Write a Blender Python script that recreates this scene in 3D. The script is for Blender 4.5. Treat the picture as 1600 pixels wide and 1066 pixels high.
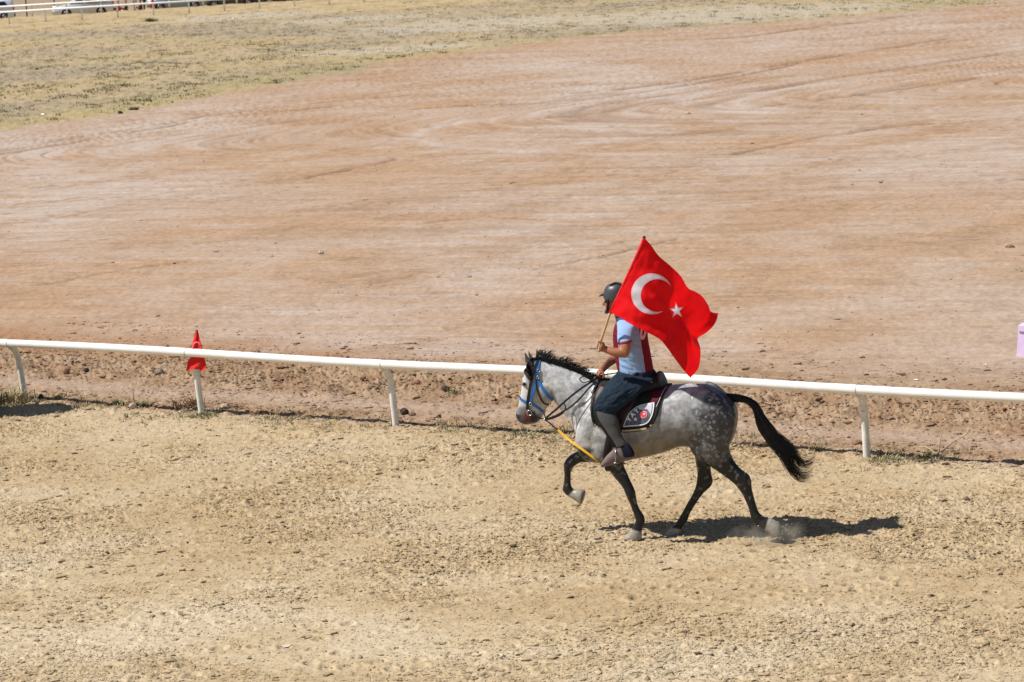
import bpy, bmesh, math, random
import numpy as np
from mathutils import Vector, Matrix
from mathutils.bvhtree import BVHTree
for o in list(bpy.data.objects): bpy.data.objects.remove(o)
C = bpy.context.scene.collection
rnd = random.Random(7)

# ------------------------------------------------------------------ camera
F_PX, PITCH, ROLL, CAMH = 3800.0, math.radians(10.18), math.radians(3.06), 6.14
cp, sp, cr, sr = math.cos(PITCH), math.sin(PITCH), math.cos(ROLL), math.sin(ROLL)
FW = Vector((0, cp, -sp)); R0 = Vector((1, 0, 0)); U0 = Vector((0, sp, cp))
RT = R0*cr - U0*sr; UP = U0*cr + R0*sr
CAM = Vector((0, 0, CAMH))
cd = bpy.data.cameras.new("camera"); cam = bpy.data.objects.new("camera", cd); C.objects.link(cam)
cam.matrix_world = Matrix(((RT.x, UP.x, -FW.x, 0), (RT.y, UP.y, -FW.y, 0), (RT.z, UP.z, -FW.z, CAMH), (0, 0, 0, 1)))
cd.sensor_width = 36; cd.sensor_fit = 'HORIZONTAL'; cd.lens = F_PX/1600*36; cd.clip_end = 6000; cd.clip_start = .5
cd.dof.use_dof = True; cd.dof.focus_distance = 24.0; cd.dof.aperture_fstop = 5.6
bpy.context.scene.camera = cam

# ------------------------------------------------------------------ light
SUN = Vector((0.80, 0.09, -1.0)).normalized()      # direction the light travels
w = bpy.data.worlds.new("World"); bpy.context.scene.world = w; w.use_nodes = True
nt = w.node_tree; nt.nodes.clear()
sky = nt.nodes.new('ShaderNodeTexSky'); sky.sky_type = 'NISHITA'; sky.sun_disc = False
sky.sun_elevation = math.asin(-SUN.z); sky.sun_rotation = math.atan2(-SUN.x, -SUN.y)
sky.altitude = 900; sky.air_density = 1.0; sky.dust_density = 1.2
bg = nt.nodes.new('ShaderNodeBackground'); bg.inputs[1].default_value = 0.062
ow = nt.nodes.new('ShaderNodeOutputWorld'); nt.links.new(sky.outputs[0], bg.inputs[0]); nt.links.new(bg.outputs[0], ow.inputs[0])
sl = bpy.data.lights.new("sun", 'SUN'); sl.energy = 4.9; sl.angle = math.radians(.55); sl.color = (1, .96, .9)
so = bpy.data.objects.new("sun", sl); C.objects.link(so); so.location = (-15, 10, 25)
so.rotation_euler = (-SUN).to_track_quat('Z', 'Y').to_euler()
sc = bpy.context.scene
sc.view_settings.view_transform = 'Standard'; sc.view_settings.look = 'None'; sc.view_settings.exposure = 0.30; sc.view_settings.gamma = 1

# ------------------------------------------------------------------ projection helpers (ground points, planes)
def ray(px, py):
    return (RT*((px-800)/F_PX) + UP*((533-py)/F_PX) + FW)
def G(px, py, z=0.0):
    d = ray(px, py); t = (z-CAMH)/d.z; return CAM + d*t
ALPHA = math.radians(17)
N = Vector((math.sin(ALPHA), math.cos(ALPHA), 0))        # across the horse, away from the grandstand
T = Vector((math.cos(ALPHA), -math.sin(ALPHA), 0))       # along the horse, towards its tail
HC = G(1020, 839)                                        # the spot the horse stands over
def V(px, py, dy=0.0, base=None):
    d = ray(px, py); b = (base or HC) + N*dy
    t = (b-CAM).dot(N)/d.dot(N); return CAM + d*t
def PXY(P):
    P = np.asarray(P, float) - np.array(CAM)
    z = P @ np.array(FW); return 800 + F_PX*(P @ np.array(RT))/z, 533 - F_PX*(P @ np.array(UP))/z

# ------------------------------------------------------------------ noise
def _h(ix, iy, seed):
    h = (ix.astype(np.int64)*374761393 + iy.astype(np.int64)*668265263 + seed*1442695041) & 0xffffffff
    h = ((h ^ (h >> 13))*1274126177) & 0xffffffff
    h = ((h ^ (h >> 15))*2246822519) & 0xffffffff
    return (h ^ (h >> 16)) & 0xffff
def noise(x, y, seed=0):
    x = np.asarray(x, float); y = np.asarray(y, float)
    xi = np.floor(x); yi = np.floor(y); fx = x-xi; fy = y-yi
    u = fx*fx*fx*(fx*(fx*6-15)+10); v = fy*fy*fy*(fy*(fy*6-15)+10)
    def g(a, b):
        t = _h(xi+a, yi+b, seed)*(2*math.pi/65536)
        return np.cos(t)*(fx-a)+np.sin(t)*(fy-b)
    a = g(0, 0); b = g(1, 0); c = g(0, 1); d = g(1, 1)
    return ((a+(b-a)*u)*(1-v)+(c+(d-c)*u)*v)*1.5
def fbm(x, y, o=3, seed=0):
    r = 0; a = 1; s = 0
    for i in range(o):
        r = r + a*noise(x*2**i, y*2**i, seed+i*17); s += a; a *= .55
    return r/s*1.3
def sst(a, b, x):
    t = np.clip((x-a)/(b-a), 0, 1); return t*t*(3-2*t)
def s2l(c):
    c = np.asarray(c, float)/255; return np.where(c < .04045, c/12.92, ((c+.055)/1.055)**2.4)

# ------------------------------------------------------------------ materials
def M(name, col, rough=.7, metal=0, spec=.4, noise_amt=0, noise_scale=30, bump=0, bump_scale=60, sheen=0, coat=0):
    m = bpy.data.materials.new(name); m.use_nodes = True; nt = m.node_tree; b = nt.nodes['Principled BSDF']
    b.inputs['Roughness'].default_value = rough; b.inputs['Metallic'].default_value = metal
    b.inputs['Specular IOR Level'].default_value = spec
    if sheen: b.inputs['Sheen Weight'].default_value = sheen
    if coat: b.inputs['Coat Weight'].default_value = coat; b.inputs['Coat Roughness'].default_value = .15
    tc = nt.nodes.new('ShaderNodeTexCoord')
    n = nt.nodes.new('ShaderNodeTexNoise'); n.inputs['Scale'].default_value = noise_scale; n.inputs['Detail'].default_value = 5
    nt.links.new(tc.outputs['Object'], n.inputs['Vector'])
    r = nt.nodes.new('ShaderNodeMapRange'); r.inputs[1].default_value = .3; r.inputs[2].default_value = .7
    r.inputs[3].default_value = 1-noise_amt; r.inputs[4].default_value = 1+noise_amt*.6; nt.links.new(n.outputs[0], r.inputs[0])
    mx = nt.nodes.new('ShaderNodeMix'); mx.data_type = 'RGBA'; mx.blend_type = 'MULTIPLY'; mx.inputs[0].default_value = 1
    mx.inputs[6].default_value = (*col, 1); nt.links.new(r.outputs[0], mx.inputs[7])
    nt.links.new(mx.outputs[2], b.inputs['Base Color'])
    if bump:
        n2 = nt.nodes.new('ShaderNodeTexNoise'); n2.inputs['Scale'].default_value = bump_scale; n2.inputs['Detail'].default_value = 4
        nt.links.new(tc.outputs['Object'], n2.inputs['Vector'])
        bp = nt.nodes.new('ShaderNodeBump'); bp.inputs['Strength'].default_value = bump; bp.inputs['Distance'].default_value = .01
        nt.links.new(n2.outputs[0], bp.inputs['Height']); nt.links.new(bp.outputs[0], b.inputs['Normal'])
    m['mix'] = mx.name
    return m
def attr_mat(name, attr='Col', rough=.9, spec=.15, amt=.25, scale=40, bump=0, bump_scale=60, bdist=.01):
    m = M(name, (1, 1, 1), rough, 0, spec, amt, scale, bump, bump_scale)
    nt = m.node_tree; a = nt.nodes.new('ShaderNodeAttribute'); a.attribute_name = attr
    nt.links.new(a.outputs['Color'], nt.nodes[m['mix']].inputs[6])
    for n in nt.nodes:
        if n.type == 'BUMP': n.inputs['Distance'].default_value = bdist
    return m

# ------------------------------------------------------------------ object helpers
def tag(o, label=None, cat=None, group=None, kind=None):
    if label: o['label'] = label
    if cat: o['category'] = cat
    if group: o['group'] = group
    if kind: o['kind'] = kind
    return o
def empty(name, loc, label, cat, group=None):
    o = bpy.data.objects.new(name, None); C.objects.link(o); o.location = loc; o.empty_display_size = .1
    return tag(o, label, cat, group)
def origin(o):
    v = Vector((0, 0, 0))
    while o is not None: v = v + o.location; o = o.parent
    return v
def obj(name, verts, faces, mats, parent=None, smooth=True, mi=None):
    me = bpy.data.meshes.new(name)
    off = origin(parent)
    me.from_pydata([tuple(Vector(v)-off) for v in verts], [], [tuple(f) for f in faces])
    for m in (mats if isinstance(mats, (list, tuple)) else [mats]): me.materials.append(m)
    if mi is not None: me.polygons.foreach_set('material_index', mi)
    me.polygons.foreach_set('use_smooth', [smooth]*len(me.polygons)); me.update()
    o = bpy.data.objects.new(name, me); C.objects.link(o)
    if parent: o.parent = parent
    return o
def npobj(name, V_, F_, mats, smooth=True, col=None, parent=None, quads=False):
    """fast mesh from numpy arrays; F_ is (n,3) or (n,4)"""
    me = bpy.data.meshes.new(name); k = F_.shape[1]
    off = np.array(origin(parent)); V_ = V_-off
    me.vertices.add(len(V_)); me.vertices.foreach_set('co', V_.astype(np.float32).ravel())
    me.loops.add(F_.size); me.loops.foreach_set('vertex_index', F_.astype(np.int32).ravel())
    me.polygons.add(len(F_)); me.polygons.foreach_set('loop_start', np.arange(0, F_.size, k, dtype=np.int32))
    me.polygons.foreach_set('use_smooth', np.full(len(F_), smooth))
    me.update(calc_edges=True); me.validate()
    if col is not None:
        a = me.attributes.new('Col', 'FLOAT_COLOR', 'POINT')
        c = np.ones((len(V_), 4), np.float32); c[:, :3] = col; a.data.foreach_set('color', c.ravel())
    for m in (mats if isinstance(mats, (list, tuple)) else [mats]): me.materials.append(m)
    o = bpy.data.objects.new(name, me); C.objects.link(o)
    if parent: o.parent = parent
    return o
class MB:
    def __init__(s): s.v = []; s.f = []; s.m = []; s.mat = 0
    def add(s, vs, fs):
        k = len(s.v); s.v += [Vector(p) for p in vs]
        for f in fs: s.f.append([i+k for i in f]); s.m.append(s.mat)
    def rings(s, rings, cap=True):
        n = len(rings[0]); vs = [p for r in rings for p in r]; fs = []
        for i in range(len(rings)-1):
            for j in range(n):
                a = i*n+j; b = i*n+(j+1) % n; fs.append((a, b, b+n, a+n))
        if cap:
            for r, base, fl in ((rings[0], 0, 1), (rings[-1], (len(rings)-1)*n, 0)):
                c = sum((Vector(p) for p in r), Vector())/n; vs.append(c); ci = len(vs)-1
                for j in range(n):
                    a = base+j; b = base+(j+1) % n; fs.append((b, a, ci) if fl else (a, b, ci))
        s.add(vs, fs)
    def ell(s, c, ax, ay, az, nu=16, nv=10):
        c = Vector(c); rings = []
        for i in range(1, nv):
            t = math.pi*i/nv
            rings.append([c+ax*(math.sin(t)*math.cos(u*2*math.pi/nu))+ay*(math.sin(t)*math.sin(u*2*math.pi/nu))+az*math.cos(t) for u in range(nu)])
        s.rings(rings)
    def sph(s, c, r, nu=14, nv=8): s.ell(c, Vector((r, 0, 0)), Vector((0, r, 0)), Vector((0, 0, r)), nu, nv)
    def tube(s, pts, rad, n=8, cap=True, flat=None):
        pts = [Vector(p) for p in pts]
        if not isinstance(rad, (list, tuple)): rad = [rad]*len(pts)
        t0 = (pts[1]-pts[0]).normalized(); u = t0.cross(Vector((0, 0, 1)))
        if u.length < .1: u = t0.cross(Vector((0, 1, 0)))
        u.normalize(); rings = []
        for i, p in enumerate(pts):
            t = (pts[min(i+1, len(pts)-1)]-pts[max(i-1, 0)]).normalized()
            u = (u-t*u.dot(t)).normalized(); v = t.cross(u)
            rings.append([p+(u*math.cos(a*2*math.pi/n)+v*math.sin(a*2*math.pi/n))*rad[i] for a in range(n)])
        s.rings(rings, cap)
    def box(s, c, sx, sy, sz, X=Vector((1, 0, 0)), Y=Vector((0, 1, 0)), Z=Vector((0, 0, 1))):
        c = Vector(c); vs = [c+X*(sx/2*i)+Y*(sy/2*j)+Z*(sz/2*k) for k in (-1, 1) for j in (-1, 1) for i in (-1, 1)]
        s.add(vs, [(0, 2, 3, 1), (4, 5, 7, 6), (0, 1, 5, 4), (2, 6, 7, 3), (0, 4, 6, 2), (1, 3, 7, 5)])
    def ribbon(s, pts, nrm, wid, th):
        """flat strap along pts; nrm = outward normals, wid = width, th = thickness"""
        pts = [Vector(p) for p in pts]; rings = []
        for i, p in enumerate(pts):
            t = (pts[min(i+1, len(pts)-1)]-pts[max(i-1, 0)]).normalized(); n = Vector(nrm[i]); n = (n-t*n.dot(t)).normalized()
            b = t.cross(n); w_ = wid[i] if isinstance(wid, (list, tuple)) else wid
            rings.append([p+b*w_/2, p+b*w_/2+n*th, p-b*w_/2+n*th, p-b*w_/2])
        s.rings(rings)
    def obj(s, name, mats, parent=None, smooth=True):
        return obj(name, s.v, s.f, mats, parent, smooth, s.m)
def cr_interp(rows, k=4):
    """Catmull-Rom resampling of a list of equal-length numeric rows"""
    A = np.array(rows, float); out = []; n = len(A)
    for i in range(n-1):
        p0 = A[max(i-1, 0)]; p1 = A[i]; p2 = A[i+1]; p3 = A[min(i+2, n-1)]
        for j in range(k):
            t = j/k
            out.append(.5*((2*p1)+(-p0+p2)*t+(2*p0-5*p1+4*p2-p3)*t*t+(-p0+3*p1-3*p2+p3)*t**3))
    out.append(A[-1]); return np.array(out)
def loft(mb, secs, n=20, k=4, ex=1.0):
    """secs: (x1,y1,x2,y2, lateral half width, lateral offset): both outline points and the thickness"""
    rings = []
    for x1, y1, x2, y2, lat, dy in cr_interp(secs, k):
        a = V(x1, y1, dy); b = V(x2, y2, dy); c = (a+b)/2; h = (a-b)/2
        ring = []
        for j in range(n):
            t = 2*math.pi*j/n; ct, st = math.cos(t), math.sin(t)
            ct = math.copysign(abs(ct)**ex, ct); st = math.copysign(abs(st)**ex, st)
            ring.append(c+h*ct+N*(max(lat, .002)*st))
        rings.append(ring)
    mb.rings(rings)
def remesh(mb, voxel, smooth_it=4, factor=.5):
    me = bpy.data.meshes.new('tmp'); me.from_pydata([tuple(p) for p in mb.v], [], [tuple(f) for f in mb.f]); me.update()
    bm = bmesh.new(); bm.from_mesh(me); bmesh.ops.recalc_face_normals(bm, faces=bm.faces); bm.to_mesh(me); bm.free()
    o = bpy.data.objects.new('tmp', me); C.objects.link(o)
    r = o.modifiers.new('r', 'REMESH'); r.mode = 'VOXEL'; r.voxel_size = voxel
    if smooth_it:
        s = o.modifiers.new('s', 'SMOOTH'); s.iterations = smooth_it; s.factor = factor
    dg = bpy.context.evaluated_depsgraph_get(); ev = o.evaluated_get(dg); m2 = ev.to_mesh()
    nv = len(m2.vertices); co = np.empty(nv*3, np.float32); m2.vertices.foreach_get('co', co); co = co.reshape(-1, 3).astype(float)
    fs = [tuple(p.vertices) for p in m2.polygons]; ev.to_mesh_clear()
    bpy.data.objects.remove(o); bpy.data.meshes.remove(me)
    return co, fs
def add_col(me, col, name='Col'):
    a = me.attributes.new(name, 'FLOAT_COLOR', 'POINT'); c = np.ones((len(me.vertices), 4), np.float32); c[:, :3] = col
    a.data.foreach_set('color', c.ravel())
def add_f(me, val, name):
    a = me.attributes.new(name, 'FLOAT', 'POINT'); a.data.foreach_set('value', np.asarray(val, np.float32))

# ================================================================== THE GROUND
RB0, RB1 = G(40, 628), G(1355, 714)                       # foot of the near rail
RD = (RB1-RB0).normalized(); RN = Vector((-RD.y, RD.x, 0))
if RN.y < 0: RN = -RN
def d_rail(X, Y): return (X-RB0.x)*RN.x+(Y-RB0.y)*RN.y
def a_rail(X, Y): return (X-RB0.x)*RD.x+(Y-RB0.y)*RD.y
gb = [G(*p) for p in ((-400, 262), (0, 201), (200, 178), (350, 152), (500, 122), (620, 98), (800, 72), (900, 58), (1050, 46), (1200, 36), (1400, 20), (1600, 3))]
gbY = np.array([p.y for p in gb]); gbX = np.array([p.x for p in gb]); ordr = np.argsort(gbY); gbY = gbY[ordr]; gbX = gbX[ordr]
FR0, FR1 = G(15, 37.5), G(406, 13.5)
FD = (FR1-FR0).normalized(); FN = Vector((-FD.y, FD.x, 0))
def d_far(X, Y): return (X-FR0.x)*FN.x+(Y-FR0.y)*FN.y
_c = G(83.5, 22.5); DCAR = d_far(_c.x, _c.y)
AP = G(1125, 168)
_a, _b = G(620, 98), G(1200, 36); t1 = (_b-_a).normalized(); n1 = Vector((-t1.y, t1.x, 0))
_a, _b = G(500, 400), G(1500, 392); t2 = (_b-_a).normalized(); n2 = Vector((-t2.y, t2.x, 0))
RUTS = [([(-60, 250), (0, 240), (150, 217), (300, 190), (430, 175), (560, 161)], .16, .5, 1), ([(-60, 244), (0, 235), (170, 208), (330, 180), (470, 163), (640, 148)], .13, .4, 1),
        ([(560, 178), (700, 166), (860, 160), (1000, 144), (1160, 118), (1250, 98)], .16, .35, 1), ([(830, 187), (950, 172), (1050, 160), (1170, 143), (1260, 127)], .16, .45, 1), ([(1070, 62), (1165, 57), (1250, 45), (1330, 36), (1410, 25)], .3, .7, 1),
        ([(900, 146), (1060, 128), (1200, 104), (1340, 82), (1480, 60)], .2, .6, 1), ([(1190, 142), (1300, 122), (1420, 104), (1560, 84)], .18, .5, 1), ([(1180, 168), (1330, 150), (1480, 128), (1600, 112)], .16, .5, 1),
        ([(480, 278), (560, 262), (620, 248)], .10, .3, 1), ([(640, 350), (760, 338), (850, 342)], .08, .2, 1), ([(60, 445), (180, 424), (300, 408)], .07, .2, 1), ([(840, 420), (960, 395), (1060, 372)], .06, .2, 1), ([(1150, 240), (1290, 212), (1400, 196), (1520, 190)], .10, .3, 1),
        ([(1290, 130), (1210, 142), (1165, 152), (1152, 160), (1175, 167), (1240, 172), (1330, 174)], .35, .9, -1), ([(1180, 134), (1100, 146), (1066, 156), (1070, 166), (1110, 172), (1190, 176)], .3, .8, -1),
        ([(900, 165), (840, 176), (822, 186), (850, 196), (930, 202), (1040, 206)], .3, .8, -1), ([(720, 190), (660, 204), (645, 216), (690, 228), (800, 236), (960, 240)], .3, .8, -1)]
RUTS = [(cr_pts, w0, w1, sg) for cr_pts, w0, w1, sg in RUTS]
def ruts(X, Y):
    d_ = np.zeros(X.shape); l_ = np.zeros(X.shape)
    for pts, w0, w1, sg in RUTS:
        W = [G(*p) for p in pts]; best = np.full(X.shape, 99.)
        sel = (Y > min(p.y for p in W)-2) & (Y < max(p.y for p in W)+2) & (X > min(p.x for p in W)-2) & (X < max(p.x for p in W)+2)
        if not sel.any(): continue
        x, y = X[sel], Y[sel]; b = best[sel]
        for a, c in zip(W[:-1], W[1:]):
            dx, dy = c.x-a.x, c.y-a.y; t = np.clip(((x-a.x)*dx+(y-a.y)*dy)/(dx*dx+dy*dy), 0, 1)
            b = np.minimum(b, np.hypot(x-a.x-dx*t, y-a.y-dy*t))
        wd = (w0 if sg > 0 else w0)*(1+.5*noise(x*.7, y*.3, 301)); v = np.exp(-(b/wd)**2)*sst(-.6, -.05, fbm(x*.5, y*.2, 2, 302))
        if sg > 0: d_[sel] = np.maximum(d_[sel], v)
        else: l_[sel] = np.maximum(l_[sel], v)
    return d_, l_
def fields(X, Y):
    f1 = (X-AP.x)*n1.x+(Y-AP.y)*n1.y; f2 = -((X-AP.x)*n2.x+(Y-AP.y)*n2.y)
    k = 3.5; m = np.maximum(f1, f2); phi = m+k*np.log(np.exp((f1-m)/k)+np.exp((f2-m)/k))
    psi = np.where(f1 > f2, (X-AP.x)*t1.x+(Y-AP.y)*t1.y, (X-AP.x)*t2.x+(Y-AP.y)*t2.y)
    return phi, psi
def masks(X, Y):
    dR = d_rail(X, Y)+.22*fbm(X*.9, Y*.9, 3, 3)+.05*fbm(X*6, Y*6, 2, 4)
    sand = 1-sst(-.25, .30, dR)
    dr = d_rail(X, Y)
    verge = sst(.0, .3, dR)*(1-sst(3.4, 5.2, dr+1.2*fbm(X*.35, Y*.35, 3, 5)))
    gx = np.interp(Y, gbY, gbX)
    dg = (gx-X)*.7+1.3*fbm(X*.16, Y*.10, 3, 6)+.4*fbm(X*1.5, Y*1.0, 2, 8)
    grass = sst(-.2, .8, dg)*(Y > 40)
    return sand, verge, grass, dr
def grooves(a, psi, X, Y):
    g1 = np.maximum(0, 1-np.abs(noise(a*.40, psi*.012, 46))/.07)*sst(-.15, .25, noise(X*.07+9, Y*.03, 47))
    g2 = np.maximum(0, 1-np.abs(noise(a*.95+5, psi*.02, 48))/.10)*sst(-.05, .35, noise(X*.09+2, Y*.05, 49)+.3*noise(psi*.3, a*.5, 50))*.8
    return np.maximum(g1, g2)*sst(36, 55, Y)*(1+.5*noise(psi*.8, a*2, 58)).clip(0, 1)
def H(X, Y):
    X = np.asarray(X, float); Y = np.asarray(Y, float)
    sand, verge, grass, dr = masks(X, Y)
    phi, psi = fields(X, Y)
    z = .03*fbm(X*.35, Y*.35, 2, 11)*sst(-6, -2, -abs(dr)-0)+0*X
    near = np.clip((60-Y)/20, 0, 1)
    # churned sand
    patch = sst(-.25, .35, fbm(X*.35+3, Y*.5, 3, 21))
    r1 = fbm(X*4+2*noise(X, Y, 5), Y*5, 3, 22)
    r2 = fbm(X*10, Y*21, 2, 23)
    r3 = noise(X*24, Y*42, 24)
    churn = (.45+.8*patch)*(.55+.6*sst(-7.5, -4.5, dr+1.2*fbm(X*.25, Y*.4, 2, 27)))
    z = z+sand*(.016*r1*(.4+.8*patch)+churn*(.019*sst(.05, .35, r2)*np.maximum(r2, 0)+.0085*sst(.1, .4, r3)))
    z = z+sand*.02*np.exp(-((dr+.45)/.35)**2)*(1+fbm(X*2, Y*2, 2, 25))
    # rough verge
    band = np.exp(-((dr-2.4-.5*fbm(X*.5, Y*.3, 2, 31))/1.0)**2)+.5*np.exp(-((dr-.35)/.3)**2)
    z = z+verge*band*(.08*np.maximum(fbm(X*2.2, Y*2.4, 3, 32), -.2)+.05*np.maximum(fbm(X*8, Y*8, 3, 33), 0)+.022*sst(.05, .4, noise(X*22, Y*26, 34)))
    z = z+.035*np.exp(-(dr/.35)**2)*fbm(X*5, Y*5, 3, 36)
    z = z+verge*(.012*fbm(X*7, Y*7, 2, 35))
    # graded dirt: shallow blade and wheel marks along the turning lines
    dirt = (1-sand)*(1-grass)*(1-verge)
    a = phi+.25*fbm(X*.2, Y*.2, 2, 44)
    lin = fbm(a*1.8, psi*.10, 3, 41); lin2 = fbm(a*5.0, psi*.35, 2, 42)
    z = z+dirt*(.026*lin+.018*lin2+.012*fbm(X*2.3, Y*2.3, 3, 43)*near+.006*fbm(X*9, Y*9, 2, 45)*near)
    tr = grooves(a, psi, X, Y)
    rd_, rl_ = ruts(X, Y); z = z-dirt*(.045*tr+.06*rd_)
    z = z-.32*sst(DCAR-.9, DCAR-.1, d_far(X, Y)+.15*fbm(X*.4, Y*.2, 2, 53))*sst(60, 90, Y)
    z = z+grass*(.05*fbm(X*1.3, Y*1.1, 3, 51)+.03*np.maximum(fbm(X*4, Y*3, 2, 52), 0))
    return z
def ground_col(X, Y):
    sand, verge, grass, dr = masks(X, Y); phi, psi = fields(X, Y)
    def mix(a, b, t): return a+(b-a)*t[..., None]
    one = np.ones(X.shape+(3,))
    n1_ = fbm(X*.5, Y*.7, 3, 61); n2_ = fbm(X*3, Y*4, 3, 62); n3_ = fbm(X*18, Y*20, 2, 63)
    # sand
    cs = mix(one*s2l((212, 189, 150)), one*s2l((221, 201, 166)), sst(-.1, .5, n1_+.25*n2_))
    ch = sst(-8, -4.5, dr+1.5*fbm(X*.25, Y*.4, 2, 27))
    cs = mix(cs, one*s2l((196, 169, 128)), np.clip(sst(.0, .6, -n1_*.8+.5*n2_)*.6+.45*ch, 0, .9))
    cs = mix(cs, one*s2l((170, 145, 106)), sst(.25, .7, n3_+.3*n2_)*.5)
    ar = a_rail(X, Y); lane = fbm(ar*.10, dr*.8, 3, 64); cs = mix(cs, one*s2l((224, 203, 168)), sst(.1, .5, lane)*(1-ch)*.6)
    # graded dirt
    a = phi+.25*fbm(X*.2, Y*.2, 2, 44)
    big = fbm(a*.22, psi*.03, 3, 71); mid = fbm(a*1.1, psi*.10, 3, 72); fin = fbm(a*4.2, psi*.5, 3, 73)
    wob = fbm(X*.12, Y*.06, 3, 74)
    cd_ = mix(one*s2l((205, 173, 149)), one*s2l((214, 191, 176)), sst(-.1, .5, mid*.8+wob*.7))
    brk = fbm(X*.45+a*.3, Y*.30, 3, 76)
    cd_ = mix(cd_, one*s2l((204, 163, 128)), sst(.0, .5, big*.6-wob*.6+.45*mid+.5*brk)*.75)
    nearf = sst(70, 38, Y); iso = fbm(X*.55, Y*.35, 4, 78)
    cd_ = mix(cd_, one*s2l((186, 152, 124)), sst(.0, .5, iso)*.55*nearf)
    cd_ = mix(cd_, one*s2l((212, 188, 170)), sst(.05, .5, -iso)*.45*nearf)
    cd_ = mix(cd_, one*s2l((184, 152, 124)), sst(.05, .5, fin+.3*mid+.5*brk)*(.42-.14*nearf))
    cd_ = mix(cd_, one*s2l((222, 207, 196)), sst(.10, .5, -fin-.2*mid+.3*wob-.4*brk)*(.42-.24*nearf))
    fin2 = fbm(a*9+brk, psi*1.4, 2, 77); cd_ = mix(cd_, one*s2l((160, 126, 100)), sst(.22, .6, fin2*.8+brk*.6+.25*mid)*.42)  # short dark dashes: rut shade and crumb rows put into the colour
    cd_ = mix(cd_, one*s2l((206, 192, 180)), sst(2, 12, X)*sst(45, 33, Y+2*wob)*.45)
    cd_ = cd_*(1-.10*sst(.1, .5, fbm(X*2.2, Y*1.6, 3, 75))[..., None])
    far = sst(60, 160, Y); cd_ = mix(cd_, cd_*0+s2l((206, 172, 146)), far*.35)
    left = sst(6, -8, X)*sst(45, 28, Y); cd_ = mix(cd_, one*s2l((196, 152, 118)), left*.35)
    tr = grooves(a, psi, X, Y)
    rd_, rl_ = ruts(X, Y); cd_ = mix(cd_, one*s2l((160, 124, 98)), np.maximum(tr*.5, rd_*.85)); cd_ = mix(cd_, one*s2l((222, 206, 196)), rl_*.5)
    # verge
    cv = mix(one*s2l((192, 160, 132)), one*s2l((174, 138, 110)), sst(-.3, .4, fbm(X*1.5, Y*1.8, 3, 81)))
    cv = mix(cv, one*s2l((208, 178, 152)), sst(.1, .5, fbm(X*6, Y*6, 3, 82))*.5)
    pth = np.exp(-((dr-1.05)/.35)**2); cv = mix(cv, one*s2l((206, 176, 156)), pth*.8)
    cv = mix(cv, one*s2l((192, 140, 104)), sst(2, -4, a_rail(X, Y)-5)*sst(2.6, 3.6, dr)*.6)
    # dry grass
    g1 = fbm(X*.10, Y*.08, 3, 91); g2 = fbm(X*.7, Y*.5, 3, 92); g3 = fbm(X*2.8, Y*1.6, 3, 93)
    cg = mix(one*s2l((206, 184, 148)), one*s2l((190, 172, 146)), sst(-.2, .4, g1+.3*g2))
    cg = mix(cg, one*s2l((204, 181, 130)), sst(.05, .5, -g1+.6*g2)*.6)
    cg = mix(cg, one*s2l((146, 136, 98)), sst(.08, .5, g3+.35*g2+.2*g1)*.75)
    edge = np.exp(-(((np.interp(Y, gbY, gbX)-X)*.7-1.6)/2.2)**2)
    cg = mix(cg, one*s2l((200, 182, 120)), edge*.4)
    df = d_far(X, Y)
    pale = sst(-16, -9, df+2.5*fbm(X*.12, Y*.1, 3, 94)+2)
    cp_ = mix(one*s2l((216, 192, 150)), one*s2l((190, 166, 122)), sst(-.1, .5, fbm(X*.5, Y*.4, 3, 95)))
    cg = mix(cg, cp_, pale)
    for (qx, qy, rx, ry) in ((375, 26, 5.5, 5), (740, 38, 7, 8), (620, 77, 4.5, 2.5), (1130, 22, 9, 9), (560, 30, 5, 4)):
        c = G(qx, qy); e = np.exp(-(((X-c.x)/rx)**2+((Y-c.y)/ry)**2)); cg = mix(cg, one*s2l((214, 200, 176)), sst(.25, .6, e+.5*g2)*.8)
    bd = sst(14, 30, df); cg = mix(cg, one*s2l((186, 164, 136)), bd)
    cd_ = cd_*np.array((1.03, 1.07, 1.06)); cv = cv*np.array((.99, 1.03, .99)); cs = cs*np.array((1.11, 1.13, 1.19))
    c = cd_; c = mix(c, cv, verge); c = mix(c, cg, grass); c = mix(c, cs, sand)
    return c*np.array((.64, .635, .635))
tv = np.concatenate([-np.geomspace(4, .27, 14), np.linspace(-.25, .25, 1150), np.geomspace(.27, 4, 14)])
yv = np.concatenate([[-60, -30, -12, 2, 9, 14, 16.5], 1/np.linspace(1/17.6, 1/300, 1130), [340, 400, 500, 700, 1000, 1600, 3000, 5000]])
TT, YY = np.meshgrid(tv, yv)
XX = TT*np.maximum(YY, 9)
ZZ = H(XX, YY)
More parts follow.
